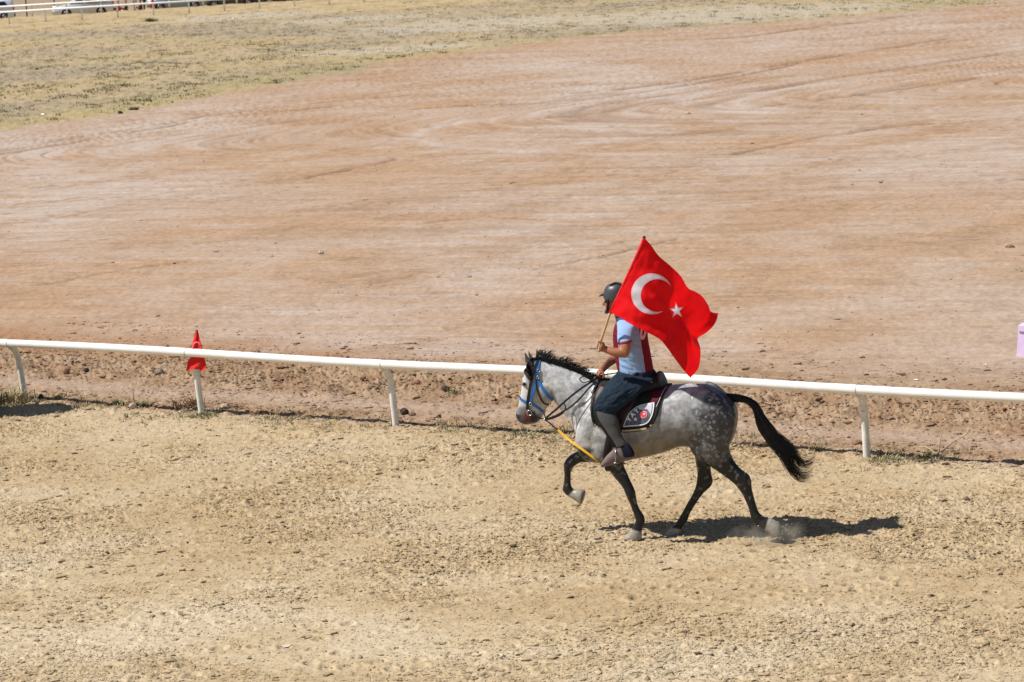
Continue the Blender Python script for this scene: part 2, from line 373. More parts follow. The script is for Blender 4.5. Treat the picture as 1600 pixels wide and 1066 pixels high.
# hoof prints pressed into the sand (random runs of steps along the track)
rg = np.random.default_rng(55); pits = []
for q in range(95):
    x0 = rg.uniform(-6, 6.5); y0 = rg.uniform(18.2, 29); hd = math.atan2(RD.y, RD.x)+rg.normal(0, .12); st = rg.uniform(.35, .6)
    for i in range(rg.integers(4, 16)):
        sd = .13*(1 if i % 2 else -1)+rg.normal(0, .03)
        pits.append((x0+math.cos(hd)*st*i-math.sin(hd)*sd, y0+math.sin(hd)*st*i+math.cos(hd)*sd, rg.uniform(.055, .075), rg.uniform(.008, .020)))
for px_, py_, r_, dp in pits:
    if d_rail(px_, py_) > -.3 or py_ < 17.7: continue
    a_ = np.searchsorted(yv, py_-.25); b_ = np.searchsorted(yv, py_+.25); c_ = np.searchsorted(tv, (px_-.25)/py_); e_ = np.searchsorted(tv, (px_+.25)/py_)
    xx, yy = XX[a_:b_, c_:e_], YY[a_:b_, c_:e_]; dd = np.hypot(xx-px_, (yy-py_))/r_*(1+.25*noise(xx*12, yy*12, 56))
    ZZ[a_:b_, c_:e_] += -dp*(1-sst(.6, 1.05, dd))+dp*.55*np.exp(-((dd-1.35)/.28)**2)
nr, nc = YY.shape
idx = np.arange(nr*nc).reshape(nr, nc)
Fq = np.stack([idx[:-1, :-1], idx[:-1, 1:], idx[1:, 1:], idx[1:, :-1]], -1).reshape(-1, 4)
gm = attr_mat('earth', amt=.16, scale=9, rough=.95, spec=.08, bump=.55, bump_scale=24, bdist=.012)
gnd = npobj('ground', np.stack([XX, YY, ZZ], -1).reshape(-1, 3), Fq, gm, True, ground_col(XX, YY).reshape(-1, 3))
tag(gnd, kind='structure')
def gz(x, y): return float(H(np.array([x]), np.array([y]))[0])

# ---------------------------------------------------------------- clods
ico = bmesh.new(); bmesh.ops.create_icosphere(ico, subdivisions=1, radius=1)
IV = np.array([v.co for v in ico.verts]); IF = np.array([[v.index for v in f.verts] for f in ico.faces]); ico.free()
OV = np.array([(1, 0, 0), (0, 1, 0), (-1, 0, 0), (0, -1, 0), (.1, .1, 1), (0, 0, -1), ]); OF = np.array([(0, 1, 4), (1, 2, 4), (2, 3, 4), (3, 0, 4), (1, 0, 5), (2, 1, 5), (3, 2, 5), (0, 3, 5)])
def clods(name, X, Y, S, col, mat, label, cat, seed, flat=.7, IV=IV, IF=IF):
    rg = np.random.default_rng(seed); n = len(X); Z = H(X, Y); k = len(IV)
    jit = 1+rg.uniform(-.34, .34, (n, k, 1))
    ang = rg.uniform(-.7, .7, n); sx = rg.uniform(.8, 1.9, n); sy = rg.uniform(.6, 1.1, n); sz = rg.uniform(.45, 1.0, n)*flat
    P = IV[None]*jit*np.stack([sx, sy, sz], -1)[:, None]*S[:, None, None]
    ca, sa = np.cos(ang)[:, None], np.sin(ang)[:, None]
    Q = np.stack([P[..., 0]*ca-P[..., 1]*sa+X[:, None], P[..., 0]*sa+P[..., 1]*ca+Y[:, None], P[..., 2]+Z[:, None]+S[:, None]*.2], -1)
    F_ = (IF[None]+(np.arange(n)*k)[:, None, None]).reshape(-1, 3)
    cc = np.repeat(col*rg.uniform(.82, 1.1, (n, 1)), k, 0)
    o = npobj(name, Q.reshape(-1, 3), F_, mat, False, cc)
    return tag(o, label, cat, kind='stuff')
cm = attr_mat('clod_earth', amt=.2, scale=60, rough=.95, spec=.08)
rg = np.random.default_rng(3)
n = 620000; Y_ = 1/rg.uniform(1/34, 1/17.6, n); X_ = rg.uniform(-.24, .24, n)*Y_
dr_ = d_rail(X_, Y_)
dens = sst(-.25, .55, fbm(X_*.35+3, Y_*.5, 3, 21)+.6*fbm(X_*1.6, Y_*2.2, 3, 101))*(.5+.6*sst(-8, -4.5, dr_+1.5*fbm(X_*.25, Y_*.4, 2, 27)))+.14
dens *= .55+1.2*sst(.05, .5, fbm(X_*5, Y_*6, 2, 104)); dens *= 1+.8*sst(-1.6, -.3, dr_)
k = (dr_ < .3) & (rg.random(n) < dens*.75); X_, Y_ = X_[k], Y_[k]
S_ = np.clip(.0040*rg.pareto(3.0, len(X_))+.0055, .0055, .034); cc = ground_col(X_, Y_)*1.0
big = S_ > .0125
clods('sand_clods', X_[big], Y_[big], S_[big], cc[big], cm, 'small dry clods of churned sand scattered over the race track', 'clods', 4, .75)
clods('sand_crumbs', X_[~big], Y_[~big], S_[~big]*1.1, cc[~big], cm, 'fine sand crumbs covering the race track', 'crumbs', 14, .9, OV, OF)
n = 60000; al = rg.uniform(-3.5, 15, n); dd = rg.uniform(-.3, 5.5, n)
X_ = RB0.x+RD.x*al+RN.x*dd; Y_ = RB0.y+RD.y*al+RN.y*dd
band = np.exp(-((dd-2.4-.5*fbm(X_*.5, Y_*.3, 2, 31))/1.0)**2)+.7*np.exp(-((dd-.3)/.35)**2)+.12
k = rg.random(n) < band*(.35+.9*sst(-.2, .5, fbm(X_*1.2, Y_*1.2, 3, 102))); X_, Y_ = X_[k], Y_[k]
S_ = np.clip(.007*rg.pareto(2.6, len(X_))+.008, .008, .042)
clods('earth_clods', X_, Y_, S_, ground_col(X_, Y_)*.92, cm, 'reddish brown earth clods lying in the rough strip behind the near rail', 'clods', 5)
n = 9000; Y_ = 1/rg.uniform(1/90, 1/32, n); X_ = rg.uniform(-.24, .24, n)*Y_
k = (d_rail(X_, Y_) > 4) & (rg.random(n) < .05+.6*sst(.0, .6, fbm(X_*.3, Y_*.25, 3, 103))) & (X_ > np.interp(Y_, gbY, gbX)); X_, Y_ = X_[k], Y_[k]
S_ = np.clip(.007*rg.pareto(2.6, len(X_))+.010, .01, .045)
clods('field_clods', X_, Y_, S_, ground_col(X_, Y_)*.95, cm, 'loose earth crumbs scattered across the graded dirt field', 'clods', 6)

# ================================================================== NEAR RAIL
white = M('rail_paint', (.80, .79, .75), .38, 0, .5, .08, 6, .08, 90)
whitepost = M('post_paint', (.70, .69, .64), .5, 0, .4, .18, 9, .15, 60)
offs = .20
def railpt(px, py):
    b = RB0-RN*offs; d = ray(px, py); t = (b-CAM).dot(RN)/d.dot(RN); return CAM+d*t
rp = [railpt(*p) for p in ((0, 535.3), (64, 540), (289, 552.5), (360, 554.8), (618, 567), (817, 579), (1280, 605.8), (1344, 608.8), (1600, 620))]
A_ = [a_rail(p.x, p.y) for p in rp]; Zr = [p.z for p in rp]
pa, pb = np.polyfit(A_, Zr, 1)
def rpos(a): p = RB0+RD*a-RN*offs; return Vector((p.x, p.y, pa*a+pb+.012*math.sin(a*.9)))
seamm = M('joint_grime', (.52, .50, .46), .7)
rail_root = empty('racecourse_rail', (RB0.x, RB0.y, 0), 'long white tubular running rail on gooseneck posts between the sand track and the dirt field', 'rail')
posts_px = [(40, 628), (316, 646), (619, 666), (972, 689), (1355, 714)]
pas = []
for q in posts_px:
    g = G(*q); pas.append(a_rail(g.x, g.y))
pas = [pas[0]-2.6] + pas + [pas[-1]+2.7, pas[-1]+5.4]
m = MB(); aa = np.linspace(pas[0]-1, pas[-1]+1, 60)
m.tube([rpos(a) for a in aa], .0535, 16, False); m.obj('rail_tube', white, rail_root)
for i, a in enumerate(pas):
    m = MB(); m.tube([rpos(a-.28), rpos(a-.02)], .0560, 16, False); m.obj('joint_sleeve', white, rail_root)
    m = MB(); m.tube([rpos(a-.026), rpos(a-.018)], .0568, 16, False); m.obj('joint_seam', seamm, rail_root)
    foot = RB0+RD*a; top = rpos(a)
    m = MB(); z0 = gz(foot.x, foot.y)-.12
    base = Vector((foot.x, foot.y, z0)); out = (Vector((top.x, top.y, 0))-Vector((foot.x, foot.y, 0)))
    pts = [base]; hz = top.z
    for f, z in ((0, .0), (.14, .25), (.28, .52), (.36, hz-.22), (.50, hz-.14), (.76, hz-.08), (.88, hz-.055), (.98, hz-.045)):
        if z > 0: pts.append(Vector((foot.x, foot.y, z))+out*f)
    P = cr_interp([list(p) for p in pts], 4)
    m.tube([Vector(p) for p in P], .041, 14); m.obj('post', whitepost, rail_root)

# ================================================================== FAR RAILS
farwhite = M('far_rail_paint', (.90, .90, .88), .5)
def far_rail(name, tops, feet, label, extra):
    """tops: two outline points on the rail, feet: ground points of the posts"""
    f0 = G(*feet[0]); f1 = G(*feet[-1]); d = (f1-f0).normalized()
    root = empty(name, (f0.x, f0.y, 0), label, 'rail', 'white rails along the far straight')
    L = (f1-f0).length; n = len(feet)-1; st = L/n; h = .80
    m = MB(); m.tube([f0+d*(-st*1.6)+Vector((0, 0, h)), f0+d*(L+st*extra)+Vector((0, 0, h))], .065, 10); m.obj('rail_tube', farwhite, root)
    for k in range(-1, n+int(extra)):
        p = f0+d*(st*k); m = MB(); m.tube([p+Vector((0, 0, -.1)), p+Vector((0, 0, h*.75)), p+Vector((0, 0, h-.02))], .055, 8); m.obj('post', farwhite, root)
    return f0, d, st
fa = far_rail('far_rail', None, [(15, 37.5), (72, 33.5), (129, 30), (185, 26.5), (240, 23.5), (296, 20), (351, 17), (406, 13.8)], 'nearer of the two thin white rails across the far dry grass field', 6)
fb = far_rail('far_rail', None, [(51, 25.5), (105, 22.5), (158.5, 19.5), (212, 16), (264.5, 12.5), (317, 9.5), (370, 6.3)], 'farther thin white rail running just in front of the parked vehicles', 6)

# small red flags -----------------------------------------------------
red = M('red_cloth', (.62, .012, .010), .75, 0, .2, .15, 25, .2, 40, sheen=.1)
whitec = M('white_cloth', (.82, .80, .84), .8, 0, .2, .05, 30)
darkm = M('dark_metal', (.03, .03, .032), .6)
def small_flag(px, base_px, pl, label):
    """a small drooping flag: outline points in the plane of the rail post it is tied to"""
    def W(x, y, off=0):
        d = ray(x, y); b = pl+RN*off; t = (b-CAM).dot(RN)/d.dot(RN); return CAM+d*t
    return W
W = small_flag(None, None, RB0-RN*.19, None)
fl = empty('small_flag', G(318, 646), 'small red flag with a white crescent drooping behind the near rail', 'flag')
m = MB(); m.tube([W(311, 578, .02), W(309, 550, .02), W(307, 515, .02)], .009, 8); m.obj('stick', M('flag_stick', (.75, .72, .66), .6), fl)
rows = [(515, 306, 308.5), (523, 304.3, 311), (533, 301.5, 313.5), (545, 298.5, 316.5), (556, 296, 319), (565, 293.5, 321), (573, 292, 322), (580, 290, 318)]
def flagsheet(rows, off, nu=14, amp=.012, th=.003):
    R_ = cr_interp(rows, 4); vs = []; fs = []
    for side in (0, 1):
        for i, (y, x0, x1) in enumerate(R_):
            for j in range(nu):
                u = j/(nu-1); w_ = amp*math.sin(u*9+i*.25)
                lift = -(1-abs(2*u-1))*0
                vs.append(W(x0+(x1-x0)*u, y-(3*math.sin(u*3.1) if i > len(R_)-5 else 0), off+w_+side*th))
    nrow = len(R_)
    for side in (0, 1):
        for i in range(nrow-1):
            for j in range(nu-1):
                a = side*nrow*nu+i*nu+j; fs.append((a, a+1, a+nu+1, a+nu) if side else (a, a+nu, a+nu+1, a+1))
    return vs, fs
vs, fs = flagsheet(rows, .0); obj('flag_cloth', vs, fs, red, fl)
m = MB(); arc = []
for i in range(14):
    t = math.radians(200-i*14.5); arc.append((307.5+6.5*math.cos(t), 545-10*math.sin(t)))
m.ribbon([W(x, y, -.022) for x, y in arc], [-RN]*14, [.004+.014*math.sin(math.pi*i/13) for i in range(14)], .003); m.obj('crescent', M('faded_pink_cloth', (.70, .20, .22), .8), fl)
for (x, y, s, lab) in ((184.5, 12.5, 1.0, 'tiny red flag tied low on a post of the far rail beside the silver car'), (238, 5.0, 1.15, 'tiny red flag hanging from the far rail beside the blue grey car')):
    base = G(x, 26.5 if x < 200 else 23.5); r = empty('small_flag', base, lab, 'flag', 'tiny red flags on the far rail')
    b = fa[0]; z = .0
    d = ray(x, y); t = (base-CAM).dot(FN)/d.dot(FN); p = CAM+d*t
    vs = []; n = 8
    for side in (0, 1):
        for i in range(n):
            for j in range(n):
                u, v = j/(n-1), i/(n-1)
                vs.append(p+FD*((u-.5)*.32*s*(.25+v))+Vector((0, 0, (.5-v)*.42*s-.05*math.sin(u*5)))-FN*(.1+.03*math.sin(u*8)+.004*side))
    fs = [(s_*n*n+i*n+j, s_*n*n+i*n+j+1, s_*n*n+(i+1)*n+j+1, s_*n*n+(i+1)*n+j) for s_ in (0, 1) for i in range(n-1) for j in range(n-1)]
    obj('flag_cloth', vs, fs, red, r)
    m = MB(); m.tube([p+Vector((0, 0, .28*s))-FN*.08, p-Vector((0, 0, .3))-FN*.08], .01, 6); m.obj('stick', darkm, r)

# ================================================================== FAR VEHICLES
glass = M('car_glass', (.012, .015, .02), .08, 0, .6)
tyre = M('tyre_rubber', (.02, .02, .02), .85); rim = M('wheel_rim', (.45, .46, .48), .35, .7)
lampm = M('headlamp_glass', (.75, .78, .8), .1, 0, .7); tailm = M('tail_lamp', (.35, .01, .01), .2); plastic = M('bumper_plastic', (.03, .03, .033), .6)
def car(name, label, cat, nose, d, length, width, prof, sill, wins, wheels, paint, lamps=True, group='vehicles parked beyond the far rails'):
    """nose: ground point of the front, d: heading from nose to tail; prof: side outline (x along, z)"""
    f = Vector((d.y, -d.x, 0)).normalized()
    if f.y > 0: f = -f                                    # towards the grandstand
    nose = Vector((nose.x, nose.y, -.32)); r = empty(name, nose, label, cat, group)
    def P(x, y, z): return nose+d*x+f*y+Vector((0, 0, z))
    pts = [(x, z*.88) for x, z in prof]; hw = width/2; rings = []; wins = [[(x, z*.88) for x, z in wn] for wn in wins]
    belt = sill*.88
    for y, sc_ in ((-1, .94), (-.93, .985), (-.8, 1), (0, 1.0), (.8, 1), (.93, .985), (1, .94)):
        ring = []
        for x, z in pts:
            inset = max(0, z-belt)*.16*abs(y)
            cx = length/2; ring.append(P(cx+(x-cx)*sc_, y*hw-math.copysign(inset, y) if y else 0, .55+(z-.55)*(.96+.04*sc_) if z > .55 else z))
        rings.append(ring)
    m = MB(); m.rings(rings); m.obj('body', paint, r, True)
    for wn in wins:
        for s in (1, -1):
            m = MB(); k = len(wn); a = [P(x, s*(hw*.992+.012-max(0, z-belt)*.16), z) for x, z in wn]; b = [P(x, s*(hw*.992-.03-max(0, z-belt)*.16), z) for x, z in wn]
            m.add(a+b, [tuple(range(k)), tuple(range(2*k-1, k-1, -1))]+[(i, (i+1) % k, k+(i+1) % k, k+i) for i in range(k)])
            m.obj('side_window', glass, r, False)
    for x in wheels:
        for s in (1, -1):
            c = P(x, s*(hw-.10), .31); m = MB()
            m.rings([[c+f*(s*o)+d*(rr*math.cos(t*math.pi/10))+Vector((0, 0, rr*math.sin(t*math.pi/10))) for t in range(20)] for rr, o in ((.24, -.1), (.31, -.1), (.315, .1), (.24, .115))]); wh = m.obj('wheel', tyre, r)
            m = MB(); m.rings([[c+f*(s*o)+d*(rr*math.cos(t*math.pi/10))+Vector((0, 0, rr*math.sin(t*math.pi/10))) for t in range(20)] for rr, o in ((.2, .10), (.2, .122), (.12, .11), (.06, .125))]); m.obj('rim', rim, wh)
            m = MB(); m.rings([[c+f*(s*o)+d*(.37*math.cos(t*math.pi/10))+Vector((0, 0, .37*max(-.5, math.sin(t*math.pi/10)))) for t in range(20)] for o in (.0, .103-.004)]); m.obj('wheel_arch', plastic, r)
    if lamps:
        for s in (1, -1):
            m = MB(); m.ell(P(.22, s*(hw-.22), .78), d*.2, f*.16, Vector((0, 0, .1))); m.obj('headlight', lampm, r)
            m = MB(); m.ell(P(length-.06, s*(hw-.12), .95), d*.07, f*.1, Vector((0, 0, .2))); m.obj('tail_light', tailm, r)
    m = MB(); m.box(P(.05, 0, .42), .16, width*.86, .2, d, f); m.obj('front_bumper', plastic, r)
    m = MB(); m.box(P(length-.03, 0, .42), .16, width*.9, .2, d, f); m.obj('rear_bumper', plastic, r)
    return r
silver = M('silver_paint', (.58, .61, .68), .3, 0, .5, coat=.6); whitep = M('white_van_paint', (.68, .72, .80), .35, 0, .5, coat=.4)
bluep = M('blue_grey_paint', (.17, .24, .34), .3, .2, .5, coat=.6); blackp = M('black_paint', (.015, .017, .022), .3, 0, .5, coat=.5)
van = [(0, .35), (-.02, .6), (.05, .9), (.75, 1.12), (1.25, 1.70), (1.7, 1.84), (3.6, 1.86), (4.15, 1.8), (4.25, 1.1), (4.28, .6), (4.25, .33), (3.9, .26), (.3, .26)]
vw = [[(1.0, 1.12), (1.36, 1.6), (1.95, 1.66), (1.95, 1.12)], [(2.05, 1.12), (2.05, 1.66), (2.95, 1.66), (2.95, 1.12)], [(3.05, 1.12), (3.05, 1.66), (3.65, 1.62), (3.85, 1.2), (3.4, 1.12)]]
mpv = [(0, .4), (-.04, .6), (.02, .82), (.95, 1.05), (1.65, 1.5), (2.1, 1.62), (3.6, 1.62), (4.15, 1.45), (4.35, 1.0), (4.4, .6), (4.35, .35), (4.0, .25), (.3, .25)]
mw = [[(1.2, 1.08), (1.78, 1.46), (2.25, 1.52), (2.25, 1.08)], [(2.33, 1.08), (2.33, 1.53), (3.2, 1.53), (3.2, 1.06)], [(3.28, 1.06), (3.28, 1.52), (3.6, 1.5), (3.98, 1.12)]]
sed = [(0, .4), (-.03, .6), (.05, .78), (1.0, .95), (1.7, 1.38), (2.2, 1.46), (3.1, 1.44), (3.8, 1.05), (4.4, .98), (4.48, .6), (4.45, .35), (4.1, .25), (.3, .25)]
sw = [[(1.25, .98), (1.8, 1.33), (2.3, 1.38), (2.3, .98)], [(2.38, .98), (2.38, 1.38), (3.05, 1.36), (3.6, 1.0)]]
FR2 = fb[1]
car('parked_van', 'white panel van with dark side windows at the left edge beyond the far rails', 'van', G(23.5, 26)+FR2*(-4.25)+FN*1.2, FR2, 4.28, 1.75, van, 1.0, vw, (.8, 3.55), whitep)
car('parked_car', 'silver people carrier parked facing left behind the far rails', 'car', G(83.5, 22.5)+FN*.8, FR2, 4.4, 1.72, mpv, .95, mw, (.95, 3.45), silver)
car('parked_car', 'blue grey car parked right of the seated spectators behind the far rails', 'car', G(232, 12)+FN*.6, FR2, 4.4, 1.72, mpv, .95, mw, (.85, 3.4), bluep)
car('parked_car', 'black saloon car, left one of the two dark cars at the top edge', 'car', G(317, 7)+FN*.8, FR2, 4.45, 1.72, sed, .9, sw, (.85, 3.4), blackp)
car('parked_car', 'black saloon car, right one of the two dark cars at the top edge', 'car', G(404, 2.5)+FN*.8, FR2, 4.45, 1.72, sed, .9, sw, (.85, 3.4), blackp)
# wire fence posts behind the vehicles
for (x, y, lab) in ((44, 25, 'thin dark fence post standing between the white van and the silver car'), (88.5, 20, 'thin dark fence post rising behind the nose of the silver car')):
    b = G(x, y)+FN*3; b.z = -.3; r = empty('fence_post', b, lab, 'fence post', 'dark fence posts behind the vehicles')
    m = MB(); m.tube([b+Vector((0, 0, -.1)), b+Vector((0, 0, 1.2)), b+Vector((0, 0, 2.2))], .05, 8); m.obj('post', darkm, r)
    m = MB(); m.tube([b+Vector((0, 0, 2.19)), b+Vector((0, 0, 2.26))], .065, 8); m.obj('cap', darkm, r)

# ---------------------------------------------------------------- far spectators
skin = M('skin', (.42, .20, .115), .55, 0, .35, .12, 20, .1, 80)
def spectator(base, d, pose, shirt, legs, label):
    r = empty('person', base, label, 'person', 'spectators resting behind the far rail')
    f = Vector((d.y, -d.x, 0)); f = -f if f.y > 0 else f
    def P(x, y, z): return base+d*x+f*y+Vector((0, 0, z))
    mb = MB(); ml = MB(); ms = MB()
    if pose == 'sit': hip = .24; kn = (.42, .48); ft = .62
    else: hip = .92; kn = (.03, .48); ft = .05
    sh = hip+.47
    mb.ell(P(0, 0, sh+.25), d*.085, f*.08, Vector((0, 0, .115)))
    mb.ell(P(-.085, 0, sh+.24), d*.025, f*.02, Vector((0, 0, .03)), 8, 6)
    mb.tube([P(0, 0, sh-.1), P(0, 0, sh+.16)], .055, 8)
    for s in (1, -1):
        el = P(-.18 if pose == 'sit' else .02, s*.22, sh-.25); hd = P(-.36 if pose == 'sit' else -.12, s*.16, sh-.32 if pose == 'sit' else sh-.5)
        mb.tube([P(0, s*.17, sh-.02), el, hd], [.05, .04, .028], 8); mb.sph(hd, .042, 8, 6)
        ml.tube([P(0, s*.1, hip), P(-kn[0]*.9, s*.13, kn[1]), P(-ft, s*.13, .09)], [.095, .065, .045], 8)
        ml.ell(P(-ft-.07, s*.13, .05), d*.13, f*.045, Vector((0, 0, .045)), 10, 6)
        ms.tube([P(0, s*.15, sh), P(-.08 if pose == 'sit' else 0, s*.21, sh-.15)], [.075, .065], 8)
    ms.ell(P(0, 0, hip+.26), d*.13, f*.19, Vector((0, 0, .30)))
    ml.ell(P(0, 0, hip), d*.15, f*.18, Vector((0, 0, .14)))
    for mb_, nm, mt in ((mb, 'body', skin), (ml, 'trousers', legs), (ms, 'shirt', shirt)):
        v, f_ = remesh(mb_, .022, 2); obj(nm, v, f_, mt, r)
    m = MB(); m.ell(P(.02, 0, sh+.29), d*.095, f*.088, Vector((0, 0, .095))); m.obj('hair', M('black_hair', (.012, .01, .01), .7), r)
purple = M('purple_shirt', (.14, .11, .22), .8); greys = M('grey_shirt', (.16, .17, .2), .8); dks = M('dark_trousers', (.018, .02, .028), .8); reds = M('dull_red_shirt', (.16, .03, .04), .8); tealm = M('teal_trousers', (.09, .15, .16), .8)
for x, y, pose, s_, l_, lab in ((167, 17.5, 'sit', blackp, dks, 'person in black sitting on the ground right beside the silver car'),
        (187, 16.5, 'sit', purple, dks, 'person in a purple shirt sitting behind the first tiny red flag'),
        (199, 15.8, 'sit', blackp, dks, 'person in black sitting just right of the one in purple'),
        (213, 15.2, 'stand', greys, dks, 'standing person in dark trousers, left of the two standing spectators'),
        (222, 14.5, 'sit', reds, tealm, 'seated person in teal trousers and dull red shirt beside the blue grey car'),
        (228, 14.2, 'stand', reds, dks, 'standing person in dark trousers next to the blue grey car')):
    q_ = G(x, y)+FN*1.0; q_.z = gz(q_.x, q_.y); spectator(q_, FR2, pose, s_, l_, lab)

# ================================================================== SMALL GROUND THINGS
lil = M('lilac_plastic', (.76, .60, .86), .5, 0, .4, .06, 8)
b = G(1600, 558); root = empty('lilac_board', G(1604, 559), 'lilac plastic barrier board with a raised top rim at the right edge', 'barrier')
def LB(px, py, off): d = ray(px, py); p0 = b+RN*off; t = (p0-CAM).dot(RN)/d.dot(RN); return CAM+d*t
m = MB(); fr = [LB(1588, 558, 0), LB(1640, 562, 0), LB(1643, 514, 0), LB(1591.5, 510, 0)]
m.add(fr+[p+RN*.16 for p in fr], [(0, 1, 2, 3), (7, 6, 5, 4), (0, 4, 5, 1), (1, 5, 6, 2), (2, 6, 7, 3), (3, 7, 4, 0)]); m.obj('panel', lil, root, False)
m = MB(); fr = [LB(1590.4, 517.5, -.02), LB(1643.5, 521.5, -.02), LB(1644, 513, -.02), LB(1590.8, 508.7, -.02)]
m.add(fr+[p+RN*.2 for p in fr], [(0, 1, 2, 3), (7, 6, 5, 4), (0, 4, 5, 1), (1, 5, 6, 2), (2, 6, 7, 3), (3, 7, 4, 0)]); m.obj('top_rim', lil, root, False)

rockm = {k: M('rock_'+k, c, .9, 0, .2, .3, 25, .6, 40) for k, c in {'grey': (.30, .25, .20), 'red': (.30, .16, .11), 'dark': (.07, .055, .05), 'pale': (.50, .41, .32), 'brown': (.24, .16, .11)}.items()}
def rock(px, py, wpx, hpx, kind, label):
    g = G(px, py); s = (FW.dot(g-CAM))/F_PX; wx, hz = wpx*s/2, hpx*s/2
    bm = bmesh.new(); bmesh.ops.create_icosphere(bm, subdivisions=3, radius=1); sd = rnd.random()*100
    for v in bm.verts:
        p = v.co; q = float(fbm(np.array([p.x*1.3+sd+p.z*.7]), np.array([p.y*1.3-sd+p.z*.9]), 3, 7)[0])
        p *= 1+.34*q; p.z = round(p.z*3)/3*.35+p.z*.65
    vs = [Vector((g.x+v.co.x*wx, g.y+v.co.y*wx*.8, gz(g.x, g.y)+hz*.55+v.co.z*hz)) for v in bm.verts]; fs = [[v.index for v in f.verts] for f in bm.faces]; bm.free()
    me = obj('rock', [v for v in vs], fs, rockm[kind], None, False)
    c = Vector((g.x, g.y, gz(g.x, g.y))); me.data.transform(Matrix.Translation(-c)); me.location = c
    tag(me, label, 'rock', 'loose stones lying about the dirt')
for a in ((1340, 697, 17, 9, 'red', 'reddish stone lying at the foot of the rightmost white post'),
          (696, 611, 13, 9, 'dark', 'dark lump beside a green sprig in the clod band behind the rail'),
          (632, 648, 14, 12, 'dark', 'dark stone just right of the middle rail post'),
          (645, 650, 12, 7, 'brown', 'brown flat stone right of the dark stone by the middle post'),
          (650, 600, 14, 7, 'red', 'flat reddish stone in the clod band above the middle rail post'),
          (686, 652, 7, 7, 'dark', 'small dark stone at the sand edge right of the middle post'),
          (104, 587, 12, 12, 'red', 'reddish stone with a pale cap behind the leftmost post'),
          (135, 583, 9, 8, 'dark', 'dark stone in the clod band left of the small red flag'),
          (108, 572, 16, 6, 'grey', 'flat grey stone in the clod band left of the small red flag'),
          (249, 586, 13, 9, 'grey', 'grey stone in the clod band just left of the small red flag'),
          (208, 637, 14, 11, 'pale', 'pale stone at the sand edge beside a thin dark twig'),
          (352, 638, 15, 11, 'pale', 'pale stone just right of the post behind the small red flag'),
          (64, 623, 8, 9, 'dark', 'small dark stone just right of the leftmost post'),
          (502, 397, 9, 7, 'pale', 'small pale stone alone in the middle of the graded dirt'),
          (188, 178, 8, 6, 'dark', 'dark stone at the edge between grass and dirt on the left'),
          (208, 172, 15, 5, 'dark', 'low dark lump at the grass edge right of the small dark stone'),
          (1075, 178, 8, 4, 'pale', 'small pale stone by the wheel tracks in the upper middle'),
          (1578, 387, 14, 5, 'brown', 'flat brown stone near the right edge of the dirt field'),
          (1510, 785, 10, 8, 'brown', 'brown lump on the sand right of the rightmost post'),
          (335, 752, 9, 5, 'brown', 'brown lump in the churned sand at the lower left')):
    rock(*a)
# litter
paper = M('white_litter', (.85, .84, .82), .6)
def litter(px, py, wpx, hpx, mat, name, label, cat, curl=.4):
    g = G(px, py); s = (FW.dot(g-CAM))/F_PX; z = gz(g.x, g.y)+.006; wx = wpx*s/2; n = 9; hy = hpx*s*2.2; vs = []
    for side in (0, 1):
        for i in range(n):
            for j in range(n):
                u, v = j/(n-1)*2-1, i/(n-1)*2-1; r_ = 1-.25*abs(u*v)
                vs.append(Vector((u*wx*r_+.1*wx*math.sin(v*3), v*hy/2*r_, curl*wx*(.25*u*u*abs(u)+.12*(math.sin(3*u+2*v)+1))+.002*side)))
    fs = [(s_*n*n+i*n+j, s_*n*n+i*n+j+1, s_*n*n+(i+1)*n+j+1, s_*n*n+(i+1)*n+j) for s_ in (0, 1) for i in range(n-1) for j in range(n-1)]
    o = obj(name, vs, fs, mat, None); o.location = (g.x, g.y, z); tag(o, label, cat, 'bits of litter on the ground')
pale = M('bark_strip', (.55, .47, .38), .8, 0, .2, .2, 20)
litter(447, 1011, 20, 5, pale, 'paper_scrap', 'pale curled scrap lying on the sand at the bottom left', 'scrap')
litter(1431, 594, 8, 3, paper, 'paper_scrap', 'tiny white scrap on the dirt just above the rail at right', 'scrap', .5)
litter(67, 180, 11, 5, paper, 'plastic_bag', 'crumpled white plastic bag on the dry grass at the left', 'bag', 1.1)
litter(1540, 569, 4, 2, paper, 'paper_scrap', 'tiniest white scrap on the dirt left of the lilac board', 'scrap', .8)
litter(364, 29, 6, 2, paper, 'paper_scrap', 'white scrap in the pale patch of the far grass', 'scrap', 1)
litter(525, 457, 9, 2, pale, 'paper_scrap', 'pale flat scrap on the graded dirt above the rail at centre left', 'scrap', .3)

